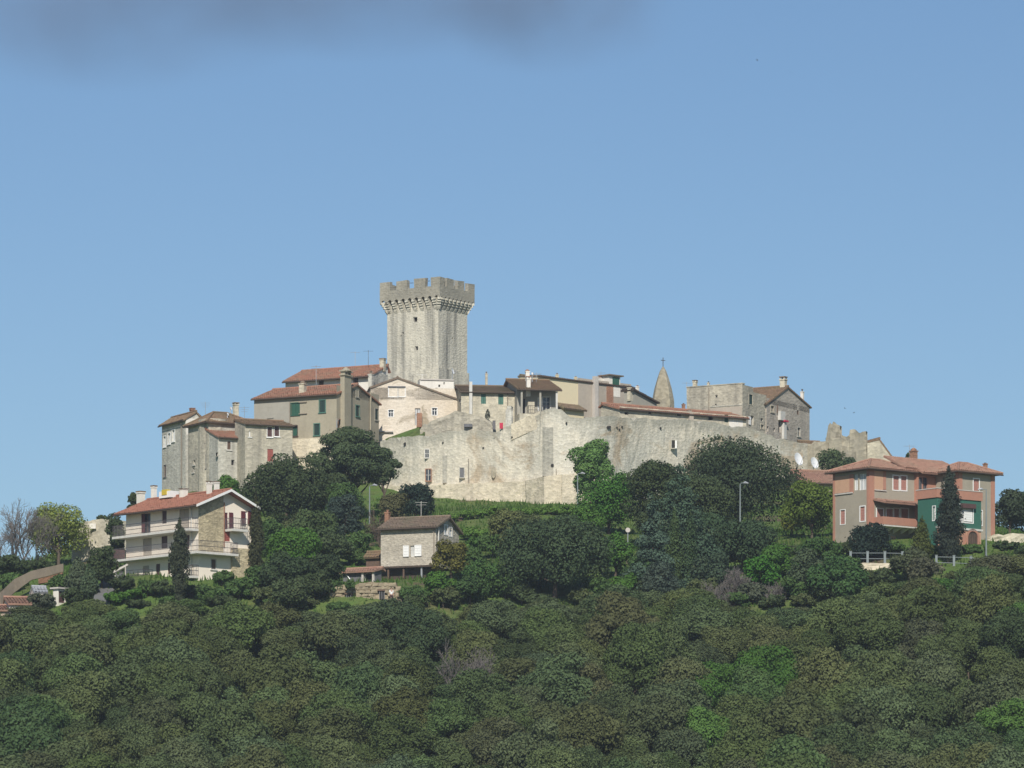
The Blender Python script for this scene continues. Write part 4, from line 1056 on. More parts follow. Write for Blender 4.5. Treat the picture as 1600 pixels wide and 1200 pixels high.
# ================================================================ the white apartment house
H = House('apartment_house', 'white three storey apartment house with long balconies and a stone clad strip', 'house', 311, 390, 42, 915, 197, 394, deep=3)
ap = H
hz = H.zL(311, 786)
for (a, b, c, d, s, n) in ((223, 802, 235, 833, 'open1', 1), (253, 798, 260.3, 818, 'shut', 1), (280, 795, 295.5, 828, 'shut', 2), (223, 841, 237, 868, 'shut', 2), (252, 837.5, 261.5, 857, 'shut', 1), (289.5, 836, 296, 858, 'shut', 1), (223.5, 884, 233, 907, 'shut', 2), (243.5, 881, 250, 899, 'shut', 1), (262, 879, 266, 897, 'shut', 1)):
    H.window('L', a, b, c, d, 'glass' if s == 'open1' else 'shut', 'pinkgrey' if s != 'open1' and n == 2 else 'shutter_brown', frame='wood', n=n, surround=False, sill=False, name='window')
H.leafpanel('L', 222.5, 803, 227, 832, 'shutter_maroon')
H.window('R', 350.2, 801, 356, 828, 'shut', 'shutter_maroon', frame='shutter_brown', surround=False, sill=False, n=1); H.leafpanel('R', 357.5, 801, 363.4, 826, 'shutter_maroon')
H.window('R', 383, 799, 386.6, 820, 'curtain', frame='white', sill=False, surround=False); H.leafpanel('R', 376.3, 798.8, 382.4, 820.6, 'shutter_maroon'); H.leafpanel('R', 387, 798.8, 392, 820.4, 'shutter_maroon')
H.window('R', 350.5, 829, 359.5, 846, 'shut', 'door_red', frame='wood', surround=False, sill=False, n=1)
H.window('R', 330, 874, 337, 889, 'shut', 'wood', frame='dirtywhite', n=1); H.window('R', 361, 872, 366.5, 891, 'glass', frame='dirtywhite', sill=False)
h = (hz, H.zR(353, 768), hz - .05, .5)
H.walls(M['apart'], 'y', h); H.gable(M['tile_apart'], 'y', h, .85, .75, .22, lift=.1)
t0, t1 = H.tR(311.3), H.tR(348.5); zc = H.zR(330, 862.5); mb = MB()
zr = lambda t: (h[0] + (h[1] - h[0]) * t / (H.W * .5)) if t < H.W * .5 else h[1] - (h[1] - h[2]) * (t - H.W * .5) / (H.W * .5)
H.bx(mb, 'R', -.05, t1, zc, hz - .12, -.02, .06)
A_ = [H.at('R', t, z, .06) for t, z in ((-.05, hz - .12), (t1, hz - .12), (t1, zr(t1) - .1), (-.05, hz - .1))]; mb.poly(A_)
mb.build('stone_cladding', M['cladding'], H.root)
mb = MB(); t0 = H.tR(360.5); H.bx(mb, 'R', t0, H.W + .05, -3, H.zR(375, 857), -.4, .22); 
mb.build('stone_wing', M['cladding'], H.root)
# white barge boards
mb = MB(); e = .79
for sgn in (0, 1):
    p = [Vector((-.9, -e, h[0] - (h[1] - h[0]) / (H.W * .5) * .9 + .02)), Vector((H.W / 2, -e, h[1] + .02))] if sgn == 0 else [Vector((H.W + .24, -e, h[2] - (h[1] - h[2]) / (H.W * .5) * .24 + .02)), Vector((H.W / 2, -e, h[1] + .02))]
    u = Vector((0, 0, .22)); k = Vector((0, -.05, 0)); a, b = p[0] - u * .4, p[1] - u * .4
    mb.poly([a + k, b + k, b + u + k, a + u + k]); mb.poly([a, b, b + u, a + u]); mb.poly([a, b, b + k, a + k]); mb.poly([a + u, b + u, b + u + k, a + u + k])
mb.build('barge_board', M['white'], H.roof)
def slab(f, x0, x1, px, py, d, name='balcony', th=.2):
    z = H.uv(f, px, py)[1]; mb = MB(); ta, tb = sorted((H.tL(x0), H.tL(x1)) if f == 'L' else (H.tR(x0), H.tR(x1)))
    return z, ta, tb, th, d
def balcony(f, ta, tb, z, d, th=.2, ends=(True, True), name='balcony', mat='dirtywhite', rail='darkmetal'):
    mb = MB(); H.bx(mb, f, ta, tb, z - th, z, -.02, d); o = mb.build(name, M[mat], H.root)
    railing(H, f, ta + .05, tb - .05, z, d - .06, .95, .16, ends, o, rail); return o
z2 = H.zL(311, 826.5); balcony('L', -.0, H.tL(197) + .55, z2, 1.15)
z1 = H.zL(311, 863); b1 = balcony('L', -1.05, H.tL(197) + .7, z1, 1.05, ends=(False, True))
mb = MB(); tR_ = H.tR(361); H.bx(mb, 'R', 0, tR_, z1 - .2, z1, -.02, 1.05); o = mb.build('balcony', M['dirtywhite'], H.root); railing(H, 'R', -1.0, tR_ - .05, z1, 1.0, .95, .16, (False, True), o)
balcony('L', H.tL(239), H.tL(197) + .3, H.zL(220, 909), 1.1)
balcony('L', .05, .85, H.zL(311, 900), .8)
z3 = H.zR(364, 828); balcony('R', H.tR(352), H.tR(376.5), z3, 1.0)
mb = MB(); H.bx(mb, 'L', H.tL(197) + .02, H.tL(197) + .6, z1 + .02, z1 + .9, .1, 1.0); mb.build('storage_box', M['shutter_brown'], H.root)
H.pipe('L', 300.5, 790, 905, .05, 'dirtywhite'); H.pipe('R', 349.5, 785, 855, .05, 'brick')
H.chimney(220, 767.5, 780, 12, ('L', 2.9), 'whitewash', 'tile_brown'); H.chimney(240.5, 758.5, 772, 8.5, ('L', 3.6), 'whitewash', 'tile_grey'); H.chimney(327, 751.5, 767, 8, ('L', 2.4), 'whitewash', 'tile_grey'); H.chimney(338.5, 752, 763, 8, ('L', 3.8), 'whitewash', 'tile_grey')
H.chimney(287, 763, 770, 12, ('L', 2.6), 'whitewash', 'tile_grey', 'slab')
mb = MB(); c = H.loc(PX(264, 769.5, H.depth_at(264, ('L', 2.7)))); mb.box((c.x - .5, c.y - .8, c.z - .5), (c.x + .5, c.y + .8, c.z + .08)); mb.build('skylight', M['white'], H.roof)
mb = MB(); mb.box((c.x - .56, c.y - .35, c.z - .25), (c.x - .1, c.y + .35, c.z + .22)); mb.build('cover', M['yellowpl'], H.roof)

# ================================================================ the small stone house and its yard
H = House('stone_cottage', 'small square stone cottage with white shutters in the middle of the slope', 'cottage', 681, 397, 66, 884, 595, 717, deep=.1)
H.window('L', 641, 852.5, 647, 870, 'curtain', frame='dirtywhite', sill=False, surround=False); H.leafpanel('L', 630.5, 852.5, 639.3, 870, 'white'); H.leafpanel('L', 648.3, 851.5, 659, 869, 'white')
H.window('R', 694.5, 821, 699, 835, 'shut', 'white', frame='white', sill=False, n=1); H.window('R', 701.6, 824.5, 706, 838, 'shut', 'white', frame='white', sill=False, n=1)
hz = H.zL(681, 821)
h = (hz, H.zR(699, 808), H.zR(717, 831), H.tR(699) / H.W)
H.walls(M['smallhouse'], 'y', h); H.gable(M['tile_grey'], 'y', h, .4, .3)
H.chimney(605.5, 797, 814, 8.5, ('L', 2.2), 'brick', 'tile_red', 'pot'); H.antenna(658, 783, 806, ('L', 2.6), arms=2, mat='dirtywhite')
H.pipe('L', 678.5, 822, 880, .05); H.pipe('R', 683.5, 822, 858, .07, 'dirtywhite')
mb = MB(); H.bx(mb, 'L', .1, H.L - .1, -2.6, -.14, -.1, .06); mb.build('cellar_shade_front', M['timber'], H.root)  # dark boards put the shade of the open ground floor into colour
mb = MB(); H.bx(mb, 'L', -.1, H.L + .1, -.14, .02, -.3, .9); mb.build('floor_slab', M['timber'], H.root)
for px in (664, 636, 612):
    mb = MB(); t = H.tL(px); H.bx(mb, 'L', t - .07, t + .07, -2.5, -.14, .6, .74); mb.build('post', M['metal' if px == 664 else 'wood'], H.root)
H = House('garden_shed', 'low open shed with an orange tiled roof beside the stone cottage', 'shed', 586, 392, 60, 915, 536, 596, deep=2)
hz = H.zL(560, 892)
h = (hz, hz + .22, hz + .2, .95)
H.window('L', 569.5, 896, 584, 911, 'hole', surround=False, sill=False); 
H.walls(M['greywood'], 'y', h); H.gable(M['tile_villa'], 'y', h, .45, .2, soffit=False)
for px in (568, 584.5):
    mb = MB(); t = H.tL(px); H.bx(mb, 'L', t - .09, t + .09, -1, hz, .02, .2); mb.build('post', M['concrete'], H.root)
mb = MB(); a, b = H.at('L', H.tL(541), H.zL(541, 896), .12), H.at('L', H.tL(550), H.zL(550, 908), .12); mb.tube([a, b], .05, 5); mb.build('brace', M['metal'], H.root)
H = House('tiled_lean_to', 'narrow brown tiled lean-to roof left of the stone cottage', 'shed', 593, 402, 66, 880, 572, 597, deep=2)
hz = H.zL(583, 868); H.walls(M['wood'], 'y', (hz, hz + .3, hz + .25, .9)); H.gable(M['tile_brown'], 'y', (hz, hz + .3, hz + .25, .9), .35, .1, soffit=False)
M['stones'] = stone('fieldstones', (.37, .31, .215), (.26, .22, .155), (.16, .135, .1), .2, .9, .5, .9)
o = wallmesh('terrace_wall', [PX(*q) for q in ((506,926,385.5),(516,917,385.2),(530,914,385),(556,913,384.8),(575,911,384.5),(600,910,384.2),(618,908.5,384),(623,916,384),(626,928,384))], [zz(950, 385)] * 9, .9, M['rough'], .10, .06, .3)
tag(o, 'rough rubble terrace wall with two dark openings below the shed', 'wall')
for (x0, y0, x1, y1, Yo) in ((541, 929, 548.5, 941, 384.8), (592.5, 923.5, 601, 937, 384.2)):
    mb = MB(); a, b = PX(x0, y1, Yo) - o.location, PX(x1, y0, Yo) - o.location; mb.box((a.x, a.y - .1, a.z), (b.x, b.y + .25, b.z)); w_ = mb.build('opening', M['dark'], o)
    mb = MB(); mb.box((a.x - .15, a.y - .22, b.z), (b.x + .15, b.y + .2, b.z + .14)); mb.build('lintel', M['wood'], w_)
    mb = MB(); mb.box((a.x, a.y - .14, a.z), (a.x + .06, a.y - .1, b.z)); mb.box((b.x - .06, a.y - .14, a.z), (b.x, a.y - .1, b.z)); mb.box(((a.x + b.x) / 2 - .03, a.y - .14, a.z), ((a.x + b.x) / 2 + .03, a.y - .1, b.z)); mb.build('grille', M['greywood'], w_)

_rm = []                               # rubble: every stone a piece of its own
for k in range(7):
    mb = MB(); w_, h_ = RNG.uniform(.2, .34), RNG.uniform(.11, .17)
    mb.box((-w_, -.16, -h_), (w_, .12, h_)); mb.v = [(a + RNG.uniform(-.05, .05), b + RNG.uniform(-.05, .05), c + RNG.uniform(-.035, .035)) for a, b, c in mb.v]
    _rm.append(mb.mesh('stone', M['stones']))
def front(px): return float(np.interp(px, [506, 516, 530, 556, 575, 600, 618, 626], [385.5, 385.2, 385, 384.8, 384.5, 384.2, 384, 384]))
def rim(px): return float(np.interp(px, [506, 516, 530, 556, 575, 600, 618, 626], [928, 919, 916, 915, 913, 912, 911, 918]))
yy = 909.0; rw = 0
while yy < 943:
    px = 509 + (rw % 2) * 5
    while px < 625:
        if yy > rim(px) and not any(a - 4 < px < b + 4 and c - 3 < yy < d + 5 for a, c, b, d in ((541, 929, 548.5, 941), (592.5, 923.5, 601, 937))):
            s_ = link('stone', _rm[RNG.integers(0, 7)], o, PX(px, yy, front(px)) - o.location); s_.rotation_euler = (0, RNG.normal(0, .08), RNG.normal(0, .12))
        px += RNG.uniform(8.5, 12.5)
    yy += 5.3; rw += 1
# a person standing before the terrace wall
def person(loc, hgt, label):
    k = hgt / 1.7
    J = {'hip': (0, 0, .92), 'waist': (0, 0, 1.08), 'chest': (0, .0, 1.28), 'neck': (0, 0, 1.46), 'head': (0, -.02, 1.58), 'top': (0, -.01, 1.70),
         'sl': (.18, 0, 1.40), 'el': (.23, .03, 1.14), 'hl': (.22, -.08, .90), 'fl': (.22, -.10, .80), 'sr': (-.18, 0, 1.40), 'er': (-.23, .02, 1.14), 'hr': (-.20, -.10, .92), 'fr': (-.19, -.13, .83),
         'tl': (.09, 0, .86), 'kl': (.10, -.02, .48), 'al': (.10, .02, .09), 'ol': (.11, -.13, .03), 'tr': (-.09, 0, .86), 'kr': (-.11, -.03, .48), 'ar': (-.11, .0, .09), 'or': (-.12, -.15, .03)}
    R = {'hip': .14, 'waist': .125, 'chest': .15, 'neck': .055, 'head': .095, 'top': .07, 'sl': .07, 'el': .05, 'hl': .035, 'fl': .03, 'sr': .07, 'er': .05, 'hr': .035, 'fr': .03, 'tl': .095, 'kl': .065, 'al': .045, 'ol': .04, 'tr': .095, 'kr': .065, 'ar': .045, 'or': .04}
    E = [('hip', 'waist'), ('waist', 'chest'), ('chest', 'neck'), ('neck', 'head'), ('head', 'top'), ('chest', 'sl'), ('sl', 'el'), ('el', 'hl'), ('hl', 'fl'), ('chest', 'sr'), ('sr', 'er'), ('er', 'hr'), ('hr', 'fr'), ('hip', 'tl'), ('tl', 'kl'), ('kl', 'al'), ('al', 'ol'), ('hip', 'tr'), ('tr', 'kr'), ('kr', 'ar'), ('ar', 'or')]
    def skin(names, scale, name, mat, parent):
        ids = [n for n in J if n in names]; ix = {n: i for i, n in enumerate(ids)}
        me = bpy.data.meshes.new(name); me.from_pydata([Vector(J[n]) * k for n in ids], [(ix[a], ix[b]) for a, b in E if a in ix and b in ix], [])
        me.materials.append(mat); o = link(name, me, parent)
        md = o.modifiers.new('skin', 'SKIN')
        for i, n in enumerate(ids): me.skin_vertices[0].data[i].radius = (R[n] * k * scale * 1.05, R[n] * k * scale * .85)
        me.skin_vertices[0].data[0].use_root = True
        o.modifiers.new('sub', 'SUBSURF').levels = 2; o.modifiers['sub'].render_levels = 2
        return o
    e = empty('person', loc, .3); tag(e, label, 'person')
    skin(set(J), 1.0, 'body', M['skin'], e)
    skin({'waist', 'chest', 'sl', 'el', 'sr', 'er', 'neck', 'hip'} - {'neck'}, 1.13, 'shirt', M['white'], e)
    skin({'hip', 'tl', 'kl', 'al', 'tr', 'kr', 'ar'}, 1.12, 'trousers', M['shutter_brown'], e)
    mb = MB(); mb.tube([(0, .02, 1.56 * k), (0, .015, 1.66 * k), (0, .0, 1.73 * k)], [.1 * k, .105 * k, .05 * k], 10); mb.build('hair', M['darkbark'], e)
    return e
M['skin'] = paint('skin', (.45, .28, .2), .6, .05)
gz_ = zz(943.5, 383.2)
person(PX(611.5, 943, 383.0), 1.36, 'person in a white top standing by the rubble terrace wall')

# ================================================================ the villa on the right
H = House('villa', 'terracotta and olive villa with a green painted bay and hipped red roofs', 'house', 1358, 400, 38, 850, 1302, 1433, deep=3)
v = H; main = H
zt_ = H.zL(1358, 733.5)
H.window('L', 1334.5, 741, 1340.5, 766, 'curtain', frame='white', sill=False, surround=False, n=1); H.window('L', 1342, 740, 1353.5, 765.5, 'curtain', frame='white', sill=False, surround=False)
H.window('L', 1313.5, 797, 1320.5, 819, 'shut', 'shutter_pink', frame='white', n=1, sill=False); H.window('L', 1344.2, 791.5, 1351.5, 814, 'shut', 'shutter_pink', frame='white', n=1, sill=False)
H.window('R', 1395.5, 743.5, 1404.3, 765.5, 'shut', 'shutter_pink', frame='white', sill=False); H.window('R', 1407.6, 743.8, 1416.3, 766, 'shut', 'shutter_pink', frame='white', sill=False)
for (a, b) in ((1370, 1380), (1385, 1395), (1397, 1405), (1408, 1419)): H.window('R', a, 795, b, 813, 'shut', 'shutter_pink', frame='white', sill=False)
H.walls(M['villa'], 'flat', zt_); H.hiproof(M['tile_villa'], zt_, 1.1, .55, lift=.16)
P = lambda f, x0, y0, x1, y1, m, nm, d=.05: H.panel(f, x0, y0, x1, y1, m, nm, d)
for q in (('L', 1302, 737, 1305, 845), ('L', 1354.8, 733, 1358, 845), ('R', 1358, 733, 1365.5, 845), ('R', 1428.5, 738, 1433, 800)): P(*q, 'terracotta', 'pilaster', .06)
P('L', 1305.2, 744, 1327.5, 770, 'peach', 'wall_panel', .04); P('L', 1327.8, 741, 1333.8, 770, 'terracotta', 'wall_panel', .05); P('R', 1365.8, 736, 1379.5, 765, 'peach', 'wall_panel', .04); P('R', 1379.8, 736, 1384, 765, 'terracotta', 'wall_panel', .045)
P('L', 1305.2, 770.3, 1333, 772.5, 'concrete', 'string_course', .1); P('R', 1365.8, 765.4, 1384, 767, 'concrete', 'string_course', .1)
mb = MB(); a, b = H.tR(1363), H.tR(1434); z = H.zR(1400, 783); tiles(mb, H.at('R', a, z - .35, 1.75), H.at('R', b + .3, z - .35, 1.75), H.at('R', b + .3, z + .05, 0), H.at('R', a, z + .05, 0)); mb.build('canopy', M['tile_villa'], H.root)
mb = MB(); z = H.zR(1400, 824); H.bx(mb, 'R', H.tR(1364), H.tR(1434), z - .12, z + .02, -.02, 1.3); o = mb.build('balcony', M['dirtywhite'], H.root)
mb = MB(); H.bx(mb, 'R', H.tR(1364), H.tR(1434), z + .02, z + .72, 1.18, 1.32); H.bx(mb, 'R', H.tR(1364), H.tR(1364) + .12, z + .02, z + .72, -.02, 1.18); mb.build('parapet', M['terracotta'], o)
for px in (1372, 1384, 1396, 1408, 1420):
    mb = MB(); t = H.tR(px); mb.poly([H.at('R', t - .06, z - .12, 1.2), H.at('R', t - .06, z - .12, 0), H.at('R', t - .06, z - .55, 0)]); mb.poly([H.at('R', t + .06, z - .12, 1.2), H.at('R', t + .06, z - .12, 0), H.at('R', t + .06, z - .55, 0)]); mb.poly([H.at('R', t - .06, z - .12, 1.2), H.at('R', t + .06, z - .12, 1.2), H.at('R', t + .06, z - .55, 0), H.at('R', t - .06, z - .55, 0)]); mb.build('bracket', M['white'], o)
P('R', 1392, 838, 1400, 858, 'peach', 'wall_panel', .06)
H.chimney(1427.5, 699.5, 721, 11, ('R', 3.4), 'brick', 'brick', 'dome'); H.antenna(1421, 695, 715, ('R', 4), arms=1)
# middle link
H = House('', '', '', 1433, 403.2, 38, 850, 1431, 1466, parent=v, lenL=3.0); lk = H
H.window('R', 1435.5, 746, 1441.5, 766.5, 'glass', frame='greywood', sill=False, surround=False); H.window('R', 1442.5, 746, 1449, 766.5, 'glass', frame='greywood', sill=False, surround=False)
zk = H.zR(1450, 733); H.walls(M['terracotta'], 'flat', zk, 'link_wall')
mb = MB(); tiles(mb, H.at('R', -.1, zk - .45, .9), H.at('R', H.W + .4, zk - .45, .9), H.at('R', H.W + .4, zk + .0, 0), H.at('R', -.1, zk + .0, 0)); mb.build('link_canopy', M['tile_villa'], H.root)
mb = MB(); tiles(mb, H.at('R', -1.5, zk - .05, .1), H.at('R', H.W + 3.2, zk - .05, .1), H.at('R', H.W + 3.2, zk + 1.25, -2.8), H.at('R', -1.5, zk + 1.25, -2.8)); mb.build('link_roof', M['tile_villa'], H.root)
# right wing
H = House('', '', '', 1497.5, 402.3, 38, 850, 1463, 1554, parent=v, lenL=3.4); wg = H
zw = H.zR(1525, 740.5)
H.window('R', 1521, 748.5, 1529.6, 768, 'shut', 'shutter_pink', frame='white', sill=False); H.window('L', 1489, 752, 1492, 767, 'glass', frame='white', sill=False)
H.window('R', 1532.3, 798, 1534.5, 821, 'glass', frame='white', sill=False)
H.walls(M['villa'], 'flat', zw, 'wing_wall'); H.hiproof(M['tile_villa'], zw, .95, .55, lift=.16, name='wing_roof')
for q in (('L', 1492, 738, 1497.5, 850), ('R', 1497.5, 738, 1503.2, 850), ('R', 1548.2, 741, 1554, 850)): P(*q, 'terracotta', 'pilaster', .06)
H.chimney(1539.5, 723, 733, 6.5, ('R', 2.0), 'brick', 'darkmetal', 'pot')
# green bay with the terrace on it
H = House('', '', '', 1464, 397.6, 38, 850, 1434, 1533, parent=v); bay = H
zb_ = H.zR(1510, 781)
H.window('R', 1500.5, 788.5, 1520, 816, 'curtain', frame='white', sill=False); H.window('L', 1457.5, 791, 1461.5, 813, 'glass', frame='white', sill=False)
t0_, t1_ = H.tR(1511), H.tR(1526.5); zA = H.zR(1519, 858)
zg = H.zR(1510, 827)
H.walls(M['green'], 'flat', zb_, 'bay_wall')
mb = MB()
for f, l in (('R', H.W), ('L', H.L)):
    H.bx(mb, f, -.1 if f == 'R' else 0.12, l + .1, zb_, zb_ + .78, -.05, .10); 
mb.build('terrace_parapet', M['terracotta'], H.root)
mb = MB()
for f, l in (('R', H.W), ('L', H.L)): H.bx(mb, f, -.14 if f == 'R' else .14, l + .14, zb_ + .78, zb_ + .86, -.08, .14)
mb.build('coping', M['concrete'], H.root)
mb = MB(); H.bx(mb, 'R', -.12, H.W + .12, zg - .1, zg + .08, -.02, .14); mb.build('string_course', M['dirtywhite'], H.root)
P('R', 1464.2, 828.5, 1532.6, 862, 'peach', 'ground_wall', .03); P('R', 1503.5, 829, 1508.5, 858, 'terracotta', 'pilaster', .07)
P('R', 1500.5, 787.5, 1521, 794.5, 'shutter_brown', 'awning', .35); P('R', 1506, 800, 1518.5, 815, 'white', 'shutter', .05)
mb = MB(); tc, r = (t0_ + t1_) / 2, (t1_ - t0_) / 2; zs_ = H.zR(1519, 841); N = 12
pr = [H.at('R', tc - r, zA, .05)] + [H.at('R', tc - r * math.cos(math.pi * k / N), zs_ + r * math.sin(math.pi * k / N), .05) for k in range(N + 1)] + [H.at('R', tc + r, zA, .05)]
mb.poly(pr); door = mb.build('door', M['timber'], H.root)
mb = MB(); R2 = r + .22
def ringpt(rr, k, d): return H.at('R', tc - rr * math.cos(math.pi * k / N), zs_ + rr * math.sin(math.pi * k / N), d)
for k in range(N): mb.poly([ringpt(r, k, .14), ringpt(r, k + 1, .14), ringpt(R2, k + 1, .14), ringpt(R2, k, .14)]); mb.poly([ringpt(r, k, .14), ringpt(r, k + 1, .14), ringpt(r, k + 1, .02), ringpt(r, k, .02)])
for s_ in (-1, 1): H.bx(mb, 'R', tc + s_ * r if s_ > 0 else tc - R2, tc + R2 if s_ > 0 else tc - r, zA, zs_, .0, .14)
mb.build('arch', M['terracotta'], door)
mb = MB()
for k in range(-2, 3): H.bx(mb, 'R', tc + k * r * .36 - .03, tc + k * r * .36 + .03, zA, zs_ + r * .55, .05, .09)
mb.build('batten', M['wood'], door)

# walls, fence, ramp and roofs low on both sides
o = wallmesh('stone_wall', [PX(*q) for q in ((1530,836,404.5),(1560,834,404),(1590,834,403.5),(1640,836,403))], [zz(870, 404)] * 4, .7, M['palestone'], .06, .05, .4); tag(o, 'low pale stone wall right of the villa', 'wall')
def fence(posts, label):
    p0 = PX(*posts[0]); e = empty('rail_fence', p0); tag(e, label, 'fence', 'pale rail fences below the villa')
    P3 = [PX(*q) - p0 for q in posts]
    for p in P3:
        mb = MB(); mb.box((p.x - .10, p.y - .09, p.z - 1.9), (p.x + .10, p.y + .09, p.z)); mb.box((p.x - .13, p.y - .12, p.z), (p.x + .13, p.y + .12, p.z + .05)); mb.build('post', M['fence'], e)
    for dz in (-.12, -.62):
        for a, b in zip(P3, P3[1:]):
            mb = MB(); mb.tube([a + Vector((0, 0, dz)), b + Vector((0, 0, dz))], .03, 6); mb.build('rail', M['fence'], e)
fence([(1329, 862, 392), (1355.5, 862, 392), (1382.5, 862, 392), (1410, 862.5, 392)], 'pale rail fence below the dark bush in front of the villa')
fence([(1463, 868, 391), (1490.5, 868.5, 391), (1517, 869.5, 391), (1545, 872, 391)], 'pale rail fence below the arched door of the villa')
o = wallmesh('kerb_wall', [PX(*q) for q in ((1345,879,391.6),(1385,880,391.6),(1420,882,391.5),(1480,886,390.5),(1560,890,390.4))], [zz(900, 391)] * 5, .5, M['talus'], .03, .02, .5); tag(o, 'low pale kerb wall under the rail fences', 'wall')
def sheet(name, rows, depth, mat, label, cat, kv=None):
    p0 = PX(*rows[0][0]); mb = MB()
    for (a, b), (c, d) in zip(rows, rows[1:]):
        A, B, C, D = [PX(*q) - p0 for q in (a, b, d, c)]; k = Vector(kv or (0, depth, 0))
        mb.poly([A, B, C, D]); mb.poly([A + k, B + k, C + k, D + k]); mb.poly([A, D, D + k, A + k]); mb.poly([B, C, C + k, B + k]); mb.poly([A, B, B + k, A + k]); mb.poly([D, C, C + k, D + k])
    o = mb.build(name, M[mat]); o.location = p0; tag(o, label, cat); return o
sheet('ramp_wall', [((-30, 944, 389), (-30, 965, 389)), ((0, 926, 390), (0, 948, 390)), ((22, 905, 392), (22, 926, 392)), ((49, 892, 394), (49, 906, 394)), ((75, 886, 396), (75, 900, 396)), ((99, 880.5, 398), (99, 893, 398))], .4, 'tan', 'tan parapet wall of the ramp climbing at the far left', 'wall')
sheet('brick_ramp_wall', [((60, 904, 397), (60, 912, 397)), ((98, 894, 399), (98, 906, 399))], .4, 'brick', 'brick strip of wall under the tan ramp parapet', 'wall')
H = House('orange_roof', 'low outbuilding with a sunlit orange roof at the far left', 'outbuilding', 14, 386, 12, 955, 10, 48, deep=2, lenL=4)
hz = H.zR(30, 943); H.walls(M['concrete'], 'x', (hz, hz + .75, hz + .5, .9)); H.gable(M['tile_villa'], 'x', (hz, hz + .75, hz + .5, .9), .25, .1, soffit=False)
H = House('orange_roof', 'lower flat orange roof at the left edge of the picture', 'outbuilding', -30, 384, 12, 965, -36, 14, deep=2, lenL=4)
hz = H.zR(0, 953); H.walls(M['tan'], 'x', (hz, hz + .6, hz + .5, .9)); H.gable(M['tile_villa'], 'x', (hz, hz + .6, hz + .5, .9), .25, .1, soffit=False)
H = House('white_kiosk', 'small white outbuilding with a dark brown door near the ramp', 'outbuilding', 91, 388, 50, 948, 83, 103, deep=2)
hz = H.zL(91, 920); H.window('R', 92, 924, 101, 942, 'shut', 'shutter_brown', frame='wood', sill=False, surround=False, n=1); H.walls(M['whitewash'], 'flat', hz)
mb = MB(); mb.box((-.2, -.2, hz), (H.W + .2, H.L + .2, hz + .14)); mb.build('roof', M['concrete'], H.root)
H = House('grey_hut', 'pale grey hut with a rounded top between the orange roof and the white kiosk', 'outbuilding', 54, 387.5, 20, 950, 50, 74, deep=2, lenL=1.6)
hz = H.zR(62, 925); H.walls(M['concrete'], 'x', (hz, hz + .45, hz, .5)); H.gable(M['metal'], 'x', (hz, hz + .45, hz, .5), .1, .05, soffit=False)
mb = MB(); rows_ = [(141, 169, 384), (147, 175, 387), (153, 181, 390), (160, 187, 393), (166, 192, 396), (171, 196, 399)]; p0 = Vector(((150 - 800) * 384 / FPX, 384, T(150, 384)))
rp_ = [[Vector(((q - 800) * Yq / FPX, Yq, max(T(a_, Yq), T(b_, Yq)) + .10 + dz)) - p0 for q in (a_, b_) for dz in (0, -.5)] for a_, b_, Yq in rows_]
for A_, B_ in zip(rp_, rp_[1:]): mb.poly([A_[0], A_[2], B_[2], B_[0]]); mb.poly([A_[0], A_[1], B_[1], B_[0]]); mb.poly([A_[2], A_[3], B_[3], B_[2]])
mb.poly([rp_[0][0], rp_[0][2], rp_[0][3], rp_[0][1]]); o = mb.build('driveway', M['asphalt']); o.location = p0; tag(o, 'grey sloping driveway left of the apartment house', 'driveway')
mb = MB(); p0 = PX(163, 904, 392); mb.tube([Vector((0, 0, 0)), PX(180, 893, 393) - p0, PX(199, 883, 394) - p0], .13, 6)
for q in ((166, 902), (180, 893), (196, 885)): mb.tube([PX(q[0], q[1], 393) - p0, PX(q[0], q[1] + 18, 393) - p0], .05, 5)
o = mb.build('handrail', M['concrete']); o.location = p0; tag(o, 'white handrail beside the grey driveway', 'handrail')
for (px, py, w, hh, lab) in ((146, 933, 6, 4, 'white painted kerb block at the foot of the grey driveway'), (163, 932, 6, 4, 'second white painted kerb block beside the grey driveway')):
    mb = MB(); s_ = 384.5 / FPX; mb.box((-w * s_, -.15, -.4), (w * s_, .3, hh * s_)); mb.box((-w * s_ * .8, -.1, hh * s_), (w * s_ * .8, .25, hh * s_ + .05)); o = mb.build('kerb_block', M['concrete']); o.location = (px * 384.5 / FPX - 800 * 384.5 / FPX, 383.6, T(px, 383.6) + .2); tag(o, lab, 'kerb')
o = wallmesh('old_wall', [PX(*q) for q in ((112,818,442),(128,816,441),(145,813,440),(160,812,439.5),(178,811,439),(188,813,438.5))], [zz(885, 440)] * 6, .9, M['palestone'], .10, .05, .4); tag(o, 'old beige stone wall behind the yellow green tree', 'wall')
mb = MB(); c = PX(145, 822, 439.6) - o.location; mb.box((c.x - .3, c.y - .1, c.z - .25), (c.x + .3, c.y + .3, c.z + .25)); mb.build('pale_patch', M['whitewash'], o)

